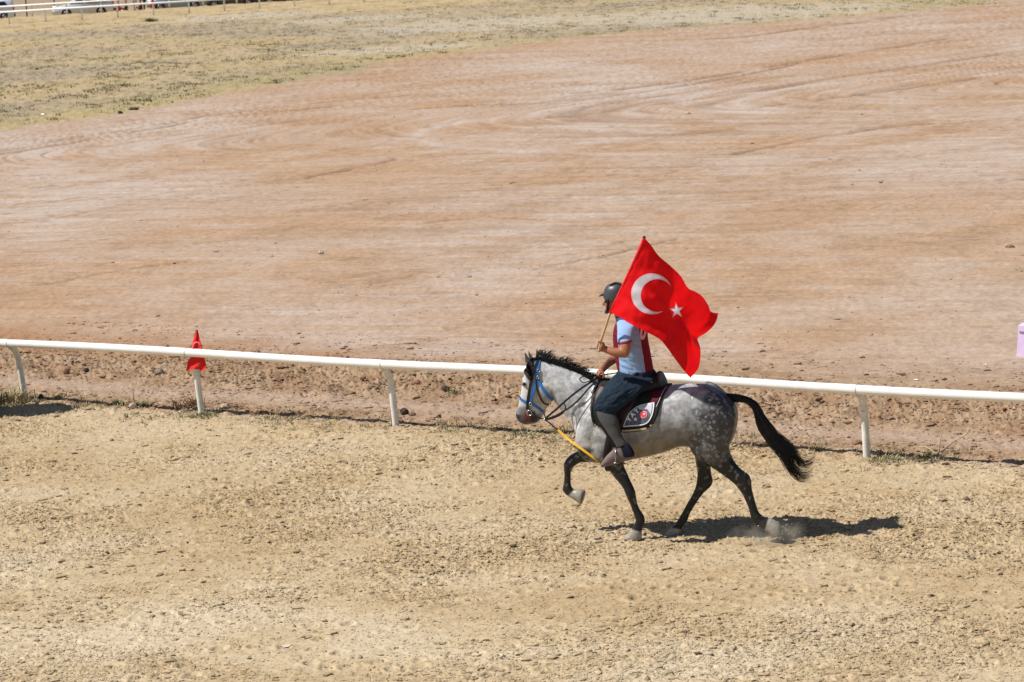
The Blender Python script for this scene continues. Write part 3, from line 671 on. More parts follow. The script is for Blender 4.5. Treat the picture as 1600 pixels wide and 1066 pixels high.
# ================================================================== VEGETATION
def blades(name, X, Y, Hh, Wd, cols, nb, seed, label, cat, lean=.6, kind=None, group=None, bwf=.035):
    """tufts: nb thin blades each; returns one mesh object"""
    rg = np.random.default_rng(seed); n = len(X); Z = H(X, Y)
    k = 7; vs = np.empty((n, nb, k, 3)); 
    a = rg.uniform(0, 6.28, (n, nb)); sp = rg.uniform(0, 1, (n, nb))**.6; hh = Hh[:, None]*rg.uniform(.45, 1.1, (n, nb))
    bx = X[:, None]+Wd[:, None]*sp*np.cos(a)*.5; by = Y[:, None]+Wd[:, None]*sp*np.sin(a)*.5
    a2 = a+rg.normal(0, .7, (n, nb)); ln = hh*lean*rg.uniform(.2, 1.3, (n, nb)); bw = hh*bwf+.0018
    px_, py_ = -np.sin(a2), np.cos(a2)
    for i, (t, wv) in enumerate(((0, 1), (0, -1), (.4, .9), (.4, -.9), (.75, .6), (.75, -.6), (1, 0))):
        cx = bx+np.cos(a2)*ln*t*t; cy = by+np.sin(a2)*ln*t*t
        vs[:, :, i, 0] = cx+px_*bw*wv; vs[:, :, i, 1] = cy+py_*bw*wv; vs[:, :, i, 2] = Z[:, None]+hh*(t-.25*t*t*lean)-.005
    base = (np.arange(n*nb)*k)[:, None, None]
    F_ = (np.array([[0, 1, 3], [0, 3, 2], [2, 3, 5], [2, 5, 4], [4, 5, 6]])[None]+base).reshape(-1, 3)
    cc = cols[:, None, :]*rg.uniform(.7, 1.2, (n, nb, 1)); cc = np.repeat(cc[:, :, None, :], k, 2).reshape(-1, 3)
    V_ = vs.reshape(-1, 3); c0 = np.array([X.mean(), Y.mean(), 0]); V_ = V_-c0
    o = npobj(name, V_, F_, bladem, False, cc); o.location = c0
    return tag(o, label, cat, group, kind)
bladem = attr_mat('plant_blades', amt=.1, scale=10, rough=.8, spec=.15)
STRAW, OLIVE, GREEN, RUST, GREY = [np.array(c) for c in ((.46, .38, .21), (.19, .18, .10), (.12, .15, .065), (.34, .20, .12), (.27, .24, .17))]
rg = np.random.default_rng(12)
def pick(n, ws):
    L = np.array([STRAW, OLIVE, GREEN, RUST, GREY]); return L[rg.choice(5, n, p=np.array(ws)/sum(ws))]
n = 60000; Y_ = 1/rg.uniform(1/270, 1/62, n); X_ = rg.uniform(-.25, .25, n)*Y_
dg = (np.interp(Y_, gbY, gbX)-X_)*.7
k = (dg > .6) & (d_far(X_, Y_) < -5) & (rg.random(n) < .08+.9*sst(-.05, .45, fbm(X_*.35, Y_*.22, 3, 111)+.5*fbm(X_*1.5, Y_*.9, 2, 112))); X_, Y_ = X_[k], Y_[k]; n = len(X_)
blades('dry_grass', X_, Y_, rg.uniform(.04, .13, n), rg.uniform(.2, .8, n), pick(n, (2, 5, 2, .6, 2.5))*.8, 9, 31, 'low olive and straw grass tufts covering the far field', 'grass', 1.1, 'stuff', bwf=.11)
# weeds along the foot of the near rail
n = 3600; al = rg.uniform(-4, 15, n); dd = rg.normal(-.02, .26, n)
X_ = RB0.x+RD.x*al+RN.x*dd; Y_ = RB0.y+RD.y*al+RN.y*dd
k = rg.random(n) < sst(.0, .5, fbm(al*.8, dd*.5, 3, 113)+.12); X_, Y_ = X_[k], Y_[k]; n = len(X_)
blades('rail_weeds', X_, Y_, rg.uniform(.03, .09, n), rg.uniform(.05, .16, n), pick(n, (7, 1.5, .8, .8, 2)), 10, 32, 'dry weeds and sprigs along the foot of the near rail', 'weeds', 1.1, 'stuff')
def tuft(px, py, hgt, wid, col, nb, seed, name, label, cat, lean=.7, cnt=6):
    g = G(px, py); r_ = np.random.default_rng(seed)
    X_ = g.x+r_.normal(0, wid*.3, cnt); Y_ = g.y+r_.normal(0, wid*.3, cnt)
    cols = np.array([col[i % len(col)] for i in range(cnt)])
    X_ = g.x+(X_-g.x)*.8; Y_ = g.y+(Y_-g.y)*.8
    return blades(name, X_, Y_, r_.uniform(.6, 1, cnt)*hgt, np.full(cnt, wid*.5), cols, nb, seed, label, cat, lean)
tuft(12, 634, .27, .55, [STRAW, STRAW*.8, OLIVE, STRAW], 15, 41, 'grass_tuft', 'straw and green grass tuft left of the leftmost post', 'grass tuft', .9, 16)
tuft(296, 636, .24, .4, [RUST*1.1, RUST, STRAW*.8], 9, 42, 'dead_weed', 'rusty dead weed beside the post under the small red flag', 'weed', 1.0, 14)
tuft(322, 652, .07, .35, [GREEN, OLIVE], 22, 43, 'green_weed', 'low green weed at the foot of the post under the small red flag', 'weed', .9, 9)
tuft(216, 634, .10, .35, [GREEN*.8, OLIVE], 22, 44, 'green_weed', 'dark green weed at the sand edge left of the small red flag', 'weed', .9, 9)
tuft(186, 630, .10, .25, [GREEN, STRAW], 18, 45, 'green_weed', 'thin pale green weed farther left at the sand edge', 'weed', .7, 6)
tuft(1390, 718, .10, .45, [GREEN, OLIVE, STRAW], 14, 46, 'green_weed', 'sprawling green weed just right of the rightmost post', 'weed', 1.3, 20)
tuft(1455, 718, .10, .36, [GREEN, OLIVE, STRAW], 13, 47, 'green_weed', 'grey green weed under the dry branching stalks at right', 'weed', 1.0, 14)
tuft(702, 617, .07, .3, [GREEN, GREEN*.8], 18, 48, 'green_weed', 'little green sprig in the clod band beside the dark lump', 'weed', .9, 7)
tuft(880, 676, .09, .5, [GREEN, OLIVE, STRAW], 22, 49, 'green_weed', 'green and straw weed at the sand edge under the horse head', 'weed', 1.0, 10)
tuft(235, 62-28, .35, .8, [GREEN*.6, GREEN*.4], 30, 50, 'green_weed', 'single dark green bush on the far pale strip', 'bush', .6, 8)
tuft(812, 678, .10, .4, [GREEN, OLIVE], 20, 52, 'green_weed', 'small green weed at the sand edge left of the horse head', 'weed', 1.0, 8)
stalkm = M('dry_stalk', (.46, .37, .22), .8, 0, .2, .15, 20); twigm = M('dark_twig', (.10, .075, .055), .85)
def stalk(name, base_px, branches, rad, mat, label, cat):
    b = G(*base_px); b.z = gz(b.x, b.y); r = empty(name, b, label, cat)
    def W2(px, py, off=0): d = ray(px, py); p0 = b+RN*off; t = (p0-CAM).dot(RN)/d.dot(RN); return CAM+d*t
    for br in branches:
        P = cr_interp([list(W2(x, y, o)) for x, y, o in br], 4); k = len(P); m = MB()
        m.tube([Vector(p) for p in P], [rad*(1-.7*i/(k-1)) for i in range(k)], 6); m.obj('stalk', mat, r)
stalk('dry_branching_weed', (1468, 714), [[(1468, 714, 0), (1480, 698, .05), (1500, 684, .1), (1512, 674, .12), (1516, 660, .15)], [(1500, 684, .1), (1510, 678, .05), (1519, 666, .02)], [(1466, 712, 0), (1469, 690, 0), (1474, 665, 0)], [(1466, 712, 0), (1448, 699, .05), (1432, 698, .1), (1420, 690, .1)], [(1464, 712, 0), (1475, 713, -.1), (1490, 714, -.2)], [(1462, 714, -.1), (1464, 722, -.2), (1467, 728, -.25)]], .009, stalkm, 'dry branching weed with straw stalks at the rail foot on the right', 'weed')
stalk('dark_twig', (210, 634), [[(210, 634, 0), (209, 620, 0), (208, 611, 0)]], .007, twigm, 'short dark upright twig at the sand edge left of the small red flag', 'twig')
stalk('dark_twig', (582, 662), [[(590, 664, 0), (578, 655, 0), (572, 645, 0)], [(586, 663, 0), (597, 665, -.05)]], .007, twigm, 'dark forked twig lying left of the middle rail post', 'twig')
stalk('dark_twig', (782, 672), [[(775, 668, 0), (785, 672, 0), (790, 678, -.1)], [(760, 676, -.1), (772, 682, -.1)]], .010, twigm, 'dark stick lying in the weeds left of the horse head', 'twig')
stalk('fallen_branch', (1190, 700), [[(1141, 694, 0), (1158, 697, 0), (1178, 700, 0), (1200, 706, 0)], [(1152, 696, 0), (1166, 688, 0)], [(1158, 698, 0), (1165, 702, -.05)], [(1178, 700, 0), (1190, 708, -.1)]], .014, twigm, 'dark fallen branch at the sand edge behind the hind legs of the horse', 'branch')
# stand-in bush outside the left edge, added to cast a shadow on the sand
bb = G(-55, 652); bb.z = 0
bush = empty('bush', bb, 'stand-in leafy bush added outside the left edge to cast a shadow on the sand', 'bush')
m = MB()
for i in range(7):
    a = rnd.uniform(0, 6.28); m.tube([bb, bb+Vector((.12*math.cos(a), .12*math.sin(a), .45)), bb+Vector((.32*math.cos(a), .26*math.sin(a), .95))], [.018, .012, .004], 6)
m.obj('stems', twigm, bush)
rg = np.random.default_rng(77); n = 14000; ph = rg.uniform(0, 6.28, n); zz = rg.uniform(.05, 1.5, n); rr = rg.random(n)**.5*(.2+.24*np.abs(np.sin(zz*4.0)))
cx = bb.x+rr*np.cos(ph)*1.0; cy = bb.y+rr*np.sin(ph)*.8
dv = rg.normal(0, 1, (n, 3)); dv /= np.linalg.norm(dv, axis=1)[:, None]; ev = np.cross(dv, rg.normal(0, 1, (n, 3))); ev /= np.linalg.norm(ev, axis=1)[:, None]
s_ = rg.uniform(.022, .042, n)[:, None]; c_ = np.stack([cx, cy, zz], -1)
Vb = np.stack([c_-dv*s_, c_+ev*s_*.45, c_+dv*s_, c_-ev*s_*.45], 1).reshape(-1, 3)
Fb = np.arange(n*4).reshape(-1, 4)
npobj('foliage', Vb, Fb, bladem, False, np.repeat(pick(n, (1.2, 4, 4, 0, 1)), 4, 0), bush)

# ================================================================== THE HORSE
def mirror_pt(p): p = Vector(p); return p-N*(2*(p-HC).dot(N))
horse = empty('horse', (HC.x, HC.y, 0), 'dappled grey horse with black mane, tail and legs trotting left on the sand track', 'horse')
hb = MB()
trunk = [(902, 668, 902, 698, .08, 0), (908, 640, 908, 712, .16, 0), (919, 612, 919, 720, .205, 0), (935, 596, 935, 723, .235, 0), (955, 594, 955, 724, .255, 0),
         (985, 601, 985, 718, .285, 0), (1010, 604, 1012, 713, .30, 0), (1040, 603, 1040, 706, .30, 0), (1062, 600.5, 1066, 697, .285, 0), (1085, 599.5, 1085, 700, .28, 0),
         (1105, 601.5, 1104, 708, .275, 0), (1124, 609, 1122, 708, .25, 0), (1139, 618, 1137, 700, .20, 0), (1148, 629, 1147, 682, .14, 0), (1152, 642, 1151, 664, .06, 0)]
loft(hb, trunk, 28, 3, .95)
neck = [(936, 596, 915, 716, .17, 0), (922, 590, 905, 690, .165, 0), (908, 582, 897, 668, .145, 0), (890, 574.5, 880, 645, .115, 0), (872, 568, 867.5, 628, .095, 0), (857, 563.5, 860, 619, .085, 0), (845, 560.5, 857, 607, .08, 0), (835, 561, 850, 592, .07, 0)]
loft(hb, neck, 24, 4)
head = [(838, 558.5, 850, 570, .045, 0), (831, 562, 856, 584, .075, 0), (824, 574, 862, 602, .088, 0), (819, 586, 864.5, 616, .100, 0), (815.5, 598, 864, 626, .102, 0), (814.3, 610, 859, 632, .085, 0), (812, 622, 853, 640, .072, 0),
        (809.5, 634, 849, 649, .062, 0), (807, 643, 845, 656, .060, 0), (806, 650, 838, 661, .058, 0), (809, 657, 830, 663, .045, 0), (814, 661, 824, 664, .02, 0)]
loft(hb, head, 20, 4)
def ellP(px, py, dy, rx, rz, ry, rot=0):
    c = V(px, py, dy); X_ = T*math.cos(rot)+Vector((0, 0, 1))*math.sin(rot); Z_ = -T*math.sin(rot)+Vector((0, 0, 1))*math.cos(rot)
    hb.ell(c, X_*rx, N*ry, Z_*rz)
for s in (-1, 1):
    q = s
    ellP(850, 612, q*.055, .11, .12, .055, .5)            # cheek
    ellP(930, 652+(5 if q < 0 else -5), q*.145, .13, .28, .10, -.35)   # shoulder
    ellP(943, 695+(5 if q < 0 else -5), q*.15, .13, .16, .09, -.3)
    ellP(1110, 650+(6 if q < 0 else -6), q*.16, .23, .31, .125, .25)    # haunch
    ellP(1100, 686+(6 if q < 0 else -6), q*.14, .15, .18, .085, .1)     # stifle
    ellP(819.5, 597+(4 if q < 0 else -4), q*.078, .03, .022, .02, -.9) # brow
    ellP(809.5, 648+(2 if q < 0 else -2), q*.042, .022, .026, .018, 0) # nostril rim
ellP(923, 676, 0, .11, .16, .15, -.4)                  # breast
# near front leg (standing)
L1 = -.13
loft(hb, [(926, 672, 985, 674, .10, -.12), (934, 694, 984, 694, .10, -.12), (942, 715, 978, 715, .085, L1), (949, 730, 974.5, 726, .066, L1), (957.5, 743, 979.5, 738, .054, L1), (967, 754, 984.5, 750, .046, L1), (973.5, 763, 989.5, 760, .043, L1),
          (976.5, 770, 992.6, 768, .045, L1), (979.5, 778, 994, 776, .040, L1), (984, 787, 995.5, 785, .030, L1), (988, 798, 1000, 796, .029, L1), (991.5, 807, 1005.5, 804.5, .033, L1),
          (993, 814, 1008, 813, .038, L1), (990.5, 820, 1006, 822, .034, L1), (987.5, 825, 1003, 829.5, .040, L1), (982, 832, 1003.5, 834.5, .052, L1), (975, 841.5, 1003, 842, .060, L1), (976, 843.5, 1002, 843.5, .058, L1)], 16, 3)
# far front leg (raised)
L2 = .13
loft(hb, [(945, 668, 948, 715, .10, .12), (928, 690, 938, 722, .085, .12), (915, 697, 921, 722.5, .062, L2), (905, 704, 908, 723, .05, L2), (895, 708.5, 899.5, 727.5, .045, L2), (887.5, 714, 895.5, 731.5, .044, L2), (881.5, 723, 893.5, 735.5, .045, L2),
          (881, 732, 892, 739, .040, L2), (881.5, 742, 892, 746, .030, L2), (881, 752, 892, 755, .029, L2), (879.5, 760, 893, 760, .034, L2), (879, 766, 895, 763.5, .037, L2), (883, 772, 896.5, 765, .035, L2), (888.5, 776, 900, 765, .040, L2), (896, 780.5, 905, 764, .050, L2), (906, 787.5, 913, 765.5, .058, L2), (909, 789, 915, 768, .056, L2)], 16, 3)
# near hind leg (pushing off)
L3 = -.14
loft(hb, [(1068, 640, 1150, 644, .13, -.12), (1078, 668, 1149, 666, .14, -.12), (1086, 692, 1142, 688, .12, -.13), (1095, 711, 1140, 703, .095, L3), (1108, 727, 1145, 716, .075, L3), (1125, 739, 1152, 727, .060, L3), (1139, 749.5, 1161, 735.5, .050, L3), (1148, 757, 1170, 741.5, .047, L3),
          (1154, 764, 1174, 751, .045, L3), (1159.5, 772, 1175, 763, .040, L3), (1164.5, 782, 1178, 776, .034, L3), (1169, 793, 1181.5, 788, .031, L3), (1172, 804, 1185, 799, .034, L3), (1174.5, 814, 1190, 804.5, .038, L3), (1181, 821, 1195, 808, .036, L3), (1189, 825, 1200, 809.5, .040, L3),
          (1196, 829, 1207, 811, .050, L3), (1206, 835, 1216, 816.5, .058, L3), (1213, 838, 1221, 822, .055, L3)], 16, 3)
# far hind leg (standing)
L4 = .12
loft(hb, [(1070, 650, 1135, 650, .13, .12), (1079, 682, 1128, 684, .11, .12), (1084, 705, 1116, 712, .085, L4), (1087, 722, 1111, 726, .066, L4), (1089.5, 737, 1111.5, 740, .052, L4), (1088.5, 750, 1114, 750, .047, L4), (1086.5, 761, 1111.5, 759.5, .045, L4), (1082, 772, 1101, 769, .040, L4), (1075.5, 783, 1092, 780.5, .033, L4),
          (1068.5, 796, 1084.5, 792, .031, L4), (1062, 807, 1078, 803, .034, L4), (1057.5, 814.5, 1074.5, 813, .038, L4), (1054.5, 819.5, 1068, 821, .036, L4), (1049, 824, 1064.5, 826.5, .045, L4), (1042.5, 831, 1064, 832.5, .056, L4), (1037.5, 836, 1063, 836.3, .060, L4), (1038.5, 838, 1062, 838, .058, L4)], 16, 3)
co, fs = remesh(hb, .0105, 5)
X_, Y_ = PXY(co)
def blob(cx, cy, rx, ry, p=2): return np.exp(-(np.abs((X_-cx)/rx)**p+np.abs((Y_-cy)/ry)**p))
nz = fbm(co[:, 0]*9, co[:, 2]*9+co[:, 1]*4, 3, 201); nz2 = fbm(co[:, 0]*28, co[:, 2]*28+co[:, 1]*9, 3, 202)
lm = lambda a, b, t: a*(1-t[:, None])+np.array(b)*t[:, None]
c = np.ones((len(co), 1))*np.array((.60, .60, .60))
c = lm(c, (.33, .34, .35), sst(-.2, .4, nz)*.7)
nz3 = fbm(co[:, 0]*3.2, co[:, 2]*3.2+co[:, 1]*2, 3, 205); c = lm(c, (.22, .22, .225), sst(-.05, .45, nz3)*.5*(X_ > 860))
c = lm(c, (.27, .28, .29), sst(.0, .45, nz2)*.6*(X_ > 850))
c = lm(c, (.22, .22, .225), blob(893, 628, 38, 26)*sst(-.3, .4, nz2+nz)*.7)  # shoulder and neck shading put into the coat colour
c = lm(c, (.13, .13, .135), sst(.1, .45, fbm(co[:, 0]*16, co[:, 2]*16+co[:, 1]*6, 3, 207))*blob(905, 650, 50, 50)*.5)
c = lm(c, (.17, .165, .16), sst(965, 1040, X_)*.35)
c = lm(c, (.13, .115, .09), sst(640, 700, Y_+nz*12)*sst(955, 990, X_)*.75)  # belly tint with the shade of the underside painted in
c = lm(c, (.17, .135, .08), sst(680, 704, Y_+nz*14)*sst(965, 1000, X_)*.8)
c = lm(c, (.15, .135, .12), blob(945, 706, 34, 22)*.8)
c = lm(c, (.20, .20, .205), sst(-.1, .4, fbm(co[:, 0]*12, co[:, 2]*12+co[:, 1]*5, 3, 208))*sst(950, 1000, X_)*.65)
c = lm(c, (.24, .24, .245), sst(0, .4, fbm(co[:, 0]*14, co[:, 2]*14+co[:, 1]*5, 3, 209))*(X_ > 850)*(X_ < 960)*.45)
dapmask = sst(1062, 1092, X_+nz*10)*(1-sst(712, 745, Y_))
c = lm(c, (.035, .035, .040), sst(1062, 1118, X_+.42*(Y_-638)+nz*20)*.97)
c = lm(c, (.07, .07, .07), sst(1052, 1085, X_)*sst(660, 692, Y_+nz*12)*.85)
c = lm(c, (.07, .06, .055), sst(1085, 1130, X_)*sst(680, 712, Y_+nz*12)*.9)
legm = sst(708, 733, Y_+.14*np.abs(X_-1020)*0+nz*14)
legf = (X_ < 935)*sst(696, 706, Y_)*sst(932, 920, X_+nz*8)
leg = np.maximum(legm*(Y_ > 700), legf*(X_ > 872))
c = lm(c, (.010, .0095, .0095), leg*.98)
c = lm(c, (.20, .19, .18), sst(.45, .7, fbm(co[:, 0]*24, co[:, 2]*20, 2, 203)+.15)*leg*sst(815, 790, Y_)*.55)
# face
c = lm(c, (.56, .55, .54), ((X_ < 830)*(Y_ < 640))*.7)
c = lm(c, (.10, .09, .09), blob(829, 588, 8, 18, 3)*.9)
c = lm(c, (.03, .03, .03), blob(818.5, 600.5, 4.5, 3.2, 4)*.9)
c = lm(c, (.20, .17, .13), blob(845, 618, 18, 18, 3)*.65)
c = lm(c, (.06, .056, .058), np.clip(blob(815, 657, 16, 14, 3)*1.1+blob(822, 634, 12, 10)*.35, 0, 1))
c = lm(c, (.09, .085, .085), blob(818, 642, 14, 7, 4)*.8)
c = lm(c, (.13, .014, .014), blob(828, 652, 9, 8, 8)*.95)
c = lm(c, (.02, .016, .016), blob(836, 655, 9, 8, 4)*.96)
c = lm(c, (.016, .013, .013), blob(832, 646, 5, 4, 4)*.96)
c = lm(c, (.01, .01, .01), blob(807, 649, 2.8, 3.6, 4))
c = lm(c, (.06, .06, .065), blob(836, 566, 14, 9)*.8)
c = lm(c, (.33, .30, .24), blob(848, 626, 11, 6)*.6)
# hooves
hoof = np.zeros(len(co))
for (x0, y0, x1, y1) in ((985, 827, 1004, 832), (885, 778, 899, 763), (1194, 832, 1202, 806), (1049, 824.5, 1066, 828)):
    ex, ey = x1-x0, y1-y0; side = (X_-x0)*ey-(Y_-y0)*ex; L = math.hypot(ex, ey)
    near = (np.hypot(X_-(x0+x1)/2, Y_-(y0+y1)/2) < 32)
    sgn = -1 if (x0 in (985, 1049)) else 1
    sgn = {985: -1, 1049: -1, 885: -1, 1194: -1}[x0]
    hoof = np.maximum(hoof, near*sst(-1, 1, sgn*side/L))
c = lm(c, (.34, .31, .26), hoof*(.75+.25*sst(-.3, .3, nz2)))
c = lm(c, (.10, .085, .075), blob(912, 778, 5, 13, 4)*hoof)
coat = attr_mat('horse_coat', amt=.14, scale=28, rough=.36, spec=.28, bump=.14, bump_scale=70)
ntc = coat.node_tree; bs = ntc.nodes['Principled BSDF']; bs.inputs['Sheen Weight'].default_value = .03
vo = ntc.nodes.new('ShaderNodeTexVoronoi'); vo.inputs['Scale'].default_value = 25; vo.feature = 'SMOOTH_F1'; vo.inputs['Smoothness'].default_value = .35
tcn = ntc.nodes.new('ShaderNodeTexCoord'); nn = ntc.nodes.new('ShaderNodeTexNoise'); nn.inputs['Scale'].default_value = 9; nn.inputs['Detail'].default_value = 4
vm = ntc.nodes.new('ShaderNodeVectorMath'); vm.operation = 'MULTIPLY_ADD'; vm.inputs[1].default_value = (.10, .10, .10)
ntc.links.new(tcn.outputs['Object'], nn.inputs['Vector']); ntc.links.new(nn.outputs['Color'], vm.inputs[0]); ntc.links.new(tcn.outputs['Object'], vm.inputs[2]); ntc.links.new(vm.outputs[0], vo.inputs['Vector'])
rm = ntc.nodes.new('ShaderNodeMapRange'); rm.inputs[1].default_value = .52; rm.inputs[2].default_value = .14; ntc.links.new(vo.outputs['Distance'], rm.inputs[0])
da = ntc.nodes.new('ShaderNodeAttribute'); da.attribute_name = 'dap'
mu = ntc.nodes.new('ShaderNodeMath'); mu.operation = 'MULTIPLY'; ntc.links.new(rm.outputs[0], mu.inputs[0]); ntc.links.new(da.outputs['Fac'], mu.inputs[1])
mx = ntc.nodes.new('ShaderNodeMix'); mx.data_type = 'RGBA'; mx.inputs[7].default_value = (.30, .30, .305, 1)
ntc.links.new(mu.outputs[0], mx.inputs[0]); ntc.links.new(ntc.nodes[coat['mix']].outputs[2], mx.inputs[6]); ntc.links.new(mx.outputs[2], bs.inputs['Base Color'])
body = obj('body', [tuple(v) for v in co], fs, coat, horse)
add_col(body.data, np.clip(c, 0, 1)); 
dap = dapmask*(.85-.45*sst(1115, 1150, X_))*(.55+.6*sst(-.3, .5, nz))+.22*sst(990, 1050, X_)*(1-leg)*(1-dapmask)*sst(700, 640, Y_)+.18*blob(893, 625, 40, 28)
add_f(body.data, dap*(1-leg)*(1-hoof), 'dap')
BB = BVHTree.FromPolygons([Vector(v) for v in co], fs)
def hit(px, py, bvh, off=0.0, dyf=-.05):
    d = ray(px, py).normalized(); h = bvh.ray_cast(CAM, d)
    if h[0] is None or (h[0]-V(px, py, 0)).length > 1.2:
        h = bvh.find_nearest(V(px, py, dyf))
    n_ = h[1] if h[1].dot(d) < 0 else -h[1]
    return h[0]+n_*off, n_
black_hair = M('horse_hair', (.008, .0075, .0075), .42, 0, .3, .3, 30)
# ears
for s, (tx, ty, b1x, b1y, b2x, b2y, dy) in ((0, (820.3, 550.5, 823.0, 573, 839.0, 571, -.06)), (1, (826, 548, 829, 565, 838, 563, .055))):
    m = MB(); rings = []
    for i in range(9):
        t = i/8; wv = (1-t)**.75*(1+.5*math.sin(math.pi*min(1, t*1.4)))*.62
        cx = (b1x+b2x)/2*(1-t)+tx*t-2.4*math.sin(math.pi*t)*.6; cy = (b1y+b2y)/2*(1-t)+ty*t
        hw = (b2x-b1x)/2*wv+.2; cc_ = V(cx, cy, dy*(1+.1*t))
        rings.append([cc_+T*(hw/160*math.cos(a*math.pi/5))+N*((hw/160*.62)*math.sin(a*math.pi/5))+Vector((0, 0, 0)) for a in range(10)])
    m.rings(rings); m.obj('ear', M('dark_ear', (.045, .043, .045), .6), horse)
m = MB(); p, n_ = hit(818.6, 600.5, BB); m.sph(p-n_*.004, .0165); m.obj('eye', M('horse_eye', (.008, .006, .005), .08, 0, .7), horse)
q = mirror_pt(p-n_*.004); m = MB(); m.sph(q, .0165); m.obj('eye', M('horse_eye', (.008, .006, .005), .08, 0, .7), horse)
# mane
def lock(m, P, r0, n=4, k=5):
    R_ = cr_interp([list(p) for p in P], k); kk = len(R_); m.tube([Vector(p) for p in R_], [r0*(1-(i/(kk-1))**1.6*.92) for i in range(kk)], n)
crest = cr_interp([(838, 560), (847, 561.5), (865, 566), (881, 571), (896, 577), (908, 583), (924, 592)], 20)
m = MB(); rr = random.Random(5)
for i in range(640):
    s = rr.random(); px, py = crest[int(s*(len(crest)-1))]; dy = rr.uniform(-.04, .03)
    L = rr.uniform(.45, 1.15)*(.92 if s > .15 else .85)
    ux = rr.uniform(5, 17)*L; uy = -rr.uniform(3, 12)*L*(1.15-.55*s)
    if .45 < s < .58 and rr.random() < .35: uy -= 8
    if s < .3 and rr.random() < .5: ux = rr.uniform(-2, 12); uy = -rr.uniform(9, 17)
    dz = rr.uniform(0, .06)
    P = [V(px-2, py+2.5, dy), V(px+ux*.3, py+uy*.45, dy*1.2), V(px+ux*.8, py+uy*.85, dy+dz*.5), V(px+ux*1.35, py+uy*1.0+rr.uniform(-1, 2.5), dy+dz)]
    lock(m, P, rr.uniform(.0022, .0050))
for i in range(240):                                       # hair lying close on the crest, mostly to the far side
    s = rr.random(); px, py = crest[int(s*(len(crest)-1))]; dy = rr.uniform(-.05, .05)
    P = [V(px-2, py+1, dy*.6), V(px+4, py-2-rr.random()*3, dy), V(px+12, py+1+rr.random()*3, dy*1.2), V(px+20, py+6+rr.uniform(0, 3), dy*1.2)]
    lock(m, P, rr.uniform(.006, .011))
for i in range(150):                                       # forelock
    a = rr.uniform(-1, 1); P = [V(838+a*2, 560, a*.03-.01), V(830+a*2, 562, a*.04-.03), V(826+a*3.5, 572, a*.05-.06), V(826+a*4+rr.uniform(0, 6), 584+rr.uniform(-5, 9), a*.04-.09)]
    lock(m, P, rr.uniform(.004, .007))
m.obj('mane', black_hair, horse)
# tail
low = [(1138, 627), (1149, 628), (1162, 628.5), (1173, 634.5), (1178, 643.5), (1180.5, 660), (1185, 672), (1195.5, 687), (1206, 700.6), (1218, 714), (1225.6, 726), (1233, 741), (1244, 750), (1256, 752), (1265, 746)]
upp = [(1136, 615), (1147, 616), (1160, 618), (1174, 623), (1184, 630), (1190, 639), (1196, 651), (1207.6, 667), (1219.6, 679.6), (1230, 689), (1240, 699), (1248, 710), (1257, 718), (1267, 719), (1273.6, 712)]
m = MB()
for i in range(560):
    v = rr.random(); dy0 = rr.uniform(-1, 1)
    g = rr.random(); ve = (0.0+.38*rr.random()) if g < .55 else (.72+.28*rr.random() if g < .9 else rr.random())
    P = []; kk = len(low); endk = rr.uniform(.68, 1.03); wv_ = rr.uniform(-.22, .22)
    for j in range(kk):
        t = j/(kk-1); vv = v*(1-t)+ve*t+rr.uniform(-.02, .02)*(t > .3)+wv_*max(0, t-.45)*1.6; tt = t*endk*(kk-1); a = min(int(tt), kk-2); f = tt-a
        lx = low[a][0]*(1-f)+low[a+1][0]*f; ly = low[a][1]*(1-f)+low[a+1][1]*f; ux = upp[a][0]*(1-f)+upp[a+1][0]*f; uy = upp[a][1]*(1-f)+upp[a+1][1]*f
        sp = .03*(1-t)**.5+.03*math.sin(math.pi*t)
        P.append(V(lx+(ux-lx)*vv, ly+(uy-ly)*vv, dy0*sp*math.sqrt(max(0, 1-(2*min(max(vv, 0), 1)-1)**2))))
    lock(m, P, rr.uniform(.002, .0058), 4, 2)
loft(m, [(1134, 616, 1134, 628, .03, 0), (1149, 617, 1149, 627.5, .03, 0), (1162, 620, 1160, 628, .028, 0), (1175, 626, 1170, 632, .024, 0), (1184, 636, 1178, 641, .02, 0), (1188, 650, 1183, 653, .012, 0)], 10, 3)
for i in range(60):                                        # stray hairs
    v = rr.random(); e = rr.uniform(-4, 7); P = [V(a[0]*(1-v)+b[0]*v+e*(k/14)**2*1.3, a[1]*(1-v)+b[1]*v+rr.uniform(-1, 1)+e*(k/14), rr.uniform(-.03, .03)) for k, (a, b) in enumerate(zip(low, upp)) if k % 2 == 0]
    lock(m, P, .0022, 3, 3)
m.obj('tail', black_hair, horse)

# ================================================================== BRIDLE, REINS
leather = M('black_leather', (.010, .009, .009), .5, 0, .25, .2, 40, .1, 80); brown = M('brown_leather', (.034, .014, .013), .5, 0, .4, .25, 30, .15, 60)
blue = M('blue_webbing', (.014, .13, .40), .55, 0, .4, .15, 60, .1, 200); metal = M('bit_metal', (.6, .6, .58), .25, 1)
bridle = empty('bridle', V(838, 600, -.1), 'bright blue halter with black bridle straps and bit on the horse head', 'bridle')
def strap(name, pts, wid, th, mat, parent, bvh=BB, both=False, off=.002, k=5):
    P = cr_interp(pts, k); a = [hit(x, y, bvh, off) for x, y in P]; m = MB()
    # smooth the path a little
    q = [p for p, _ in a]
    for _ in range(2): q = [q[0]]+[(q[i-1]+q[i]*2+q[i+1])/4 for i in range(1, len(q)-1)]+[q[-1]]
    m.ribbon(q, [n_ for _, n_ in a], wid, th)
    if both: m.ribbon([mirror_pt(p) for p in q], [n_-N*2*n_.dot(N) for _, n_ in a], wid, th)
    return m.obj(name, mat, parent, False)
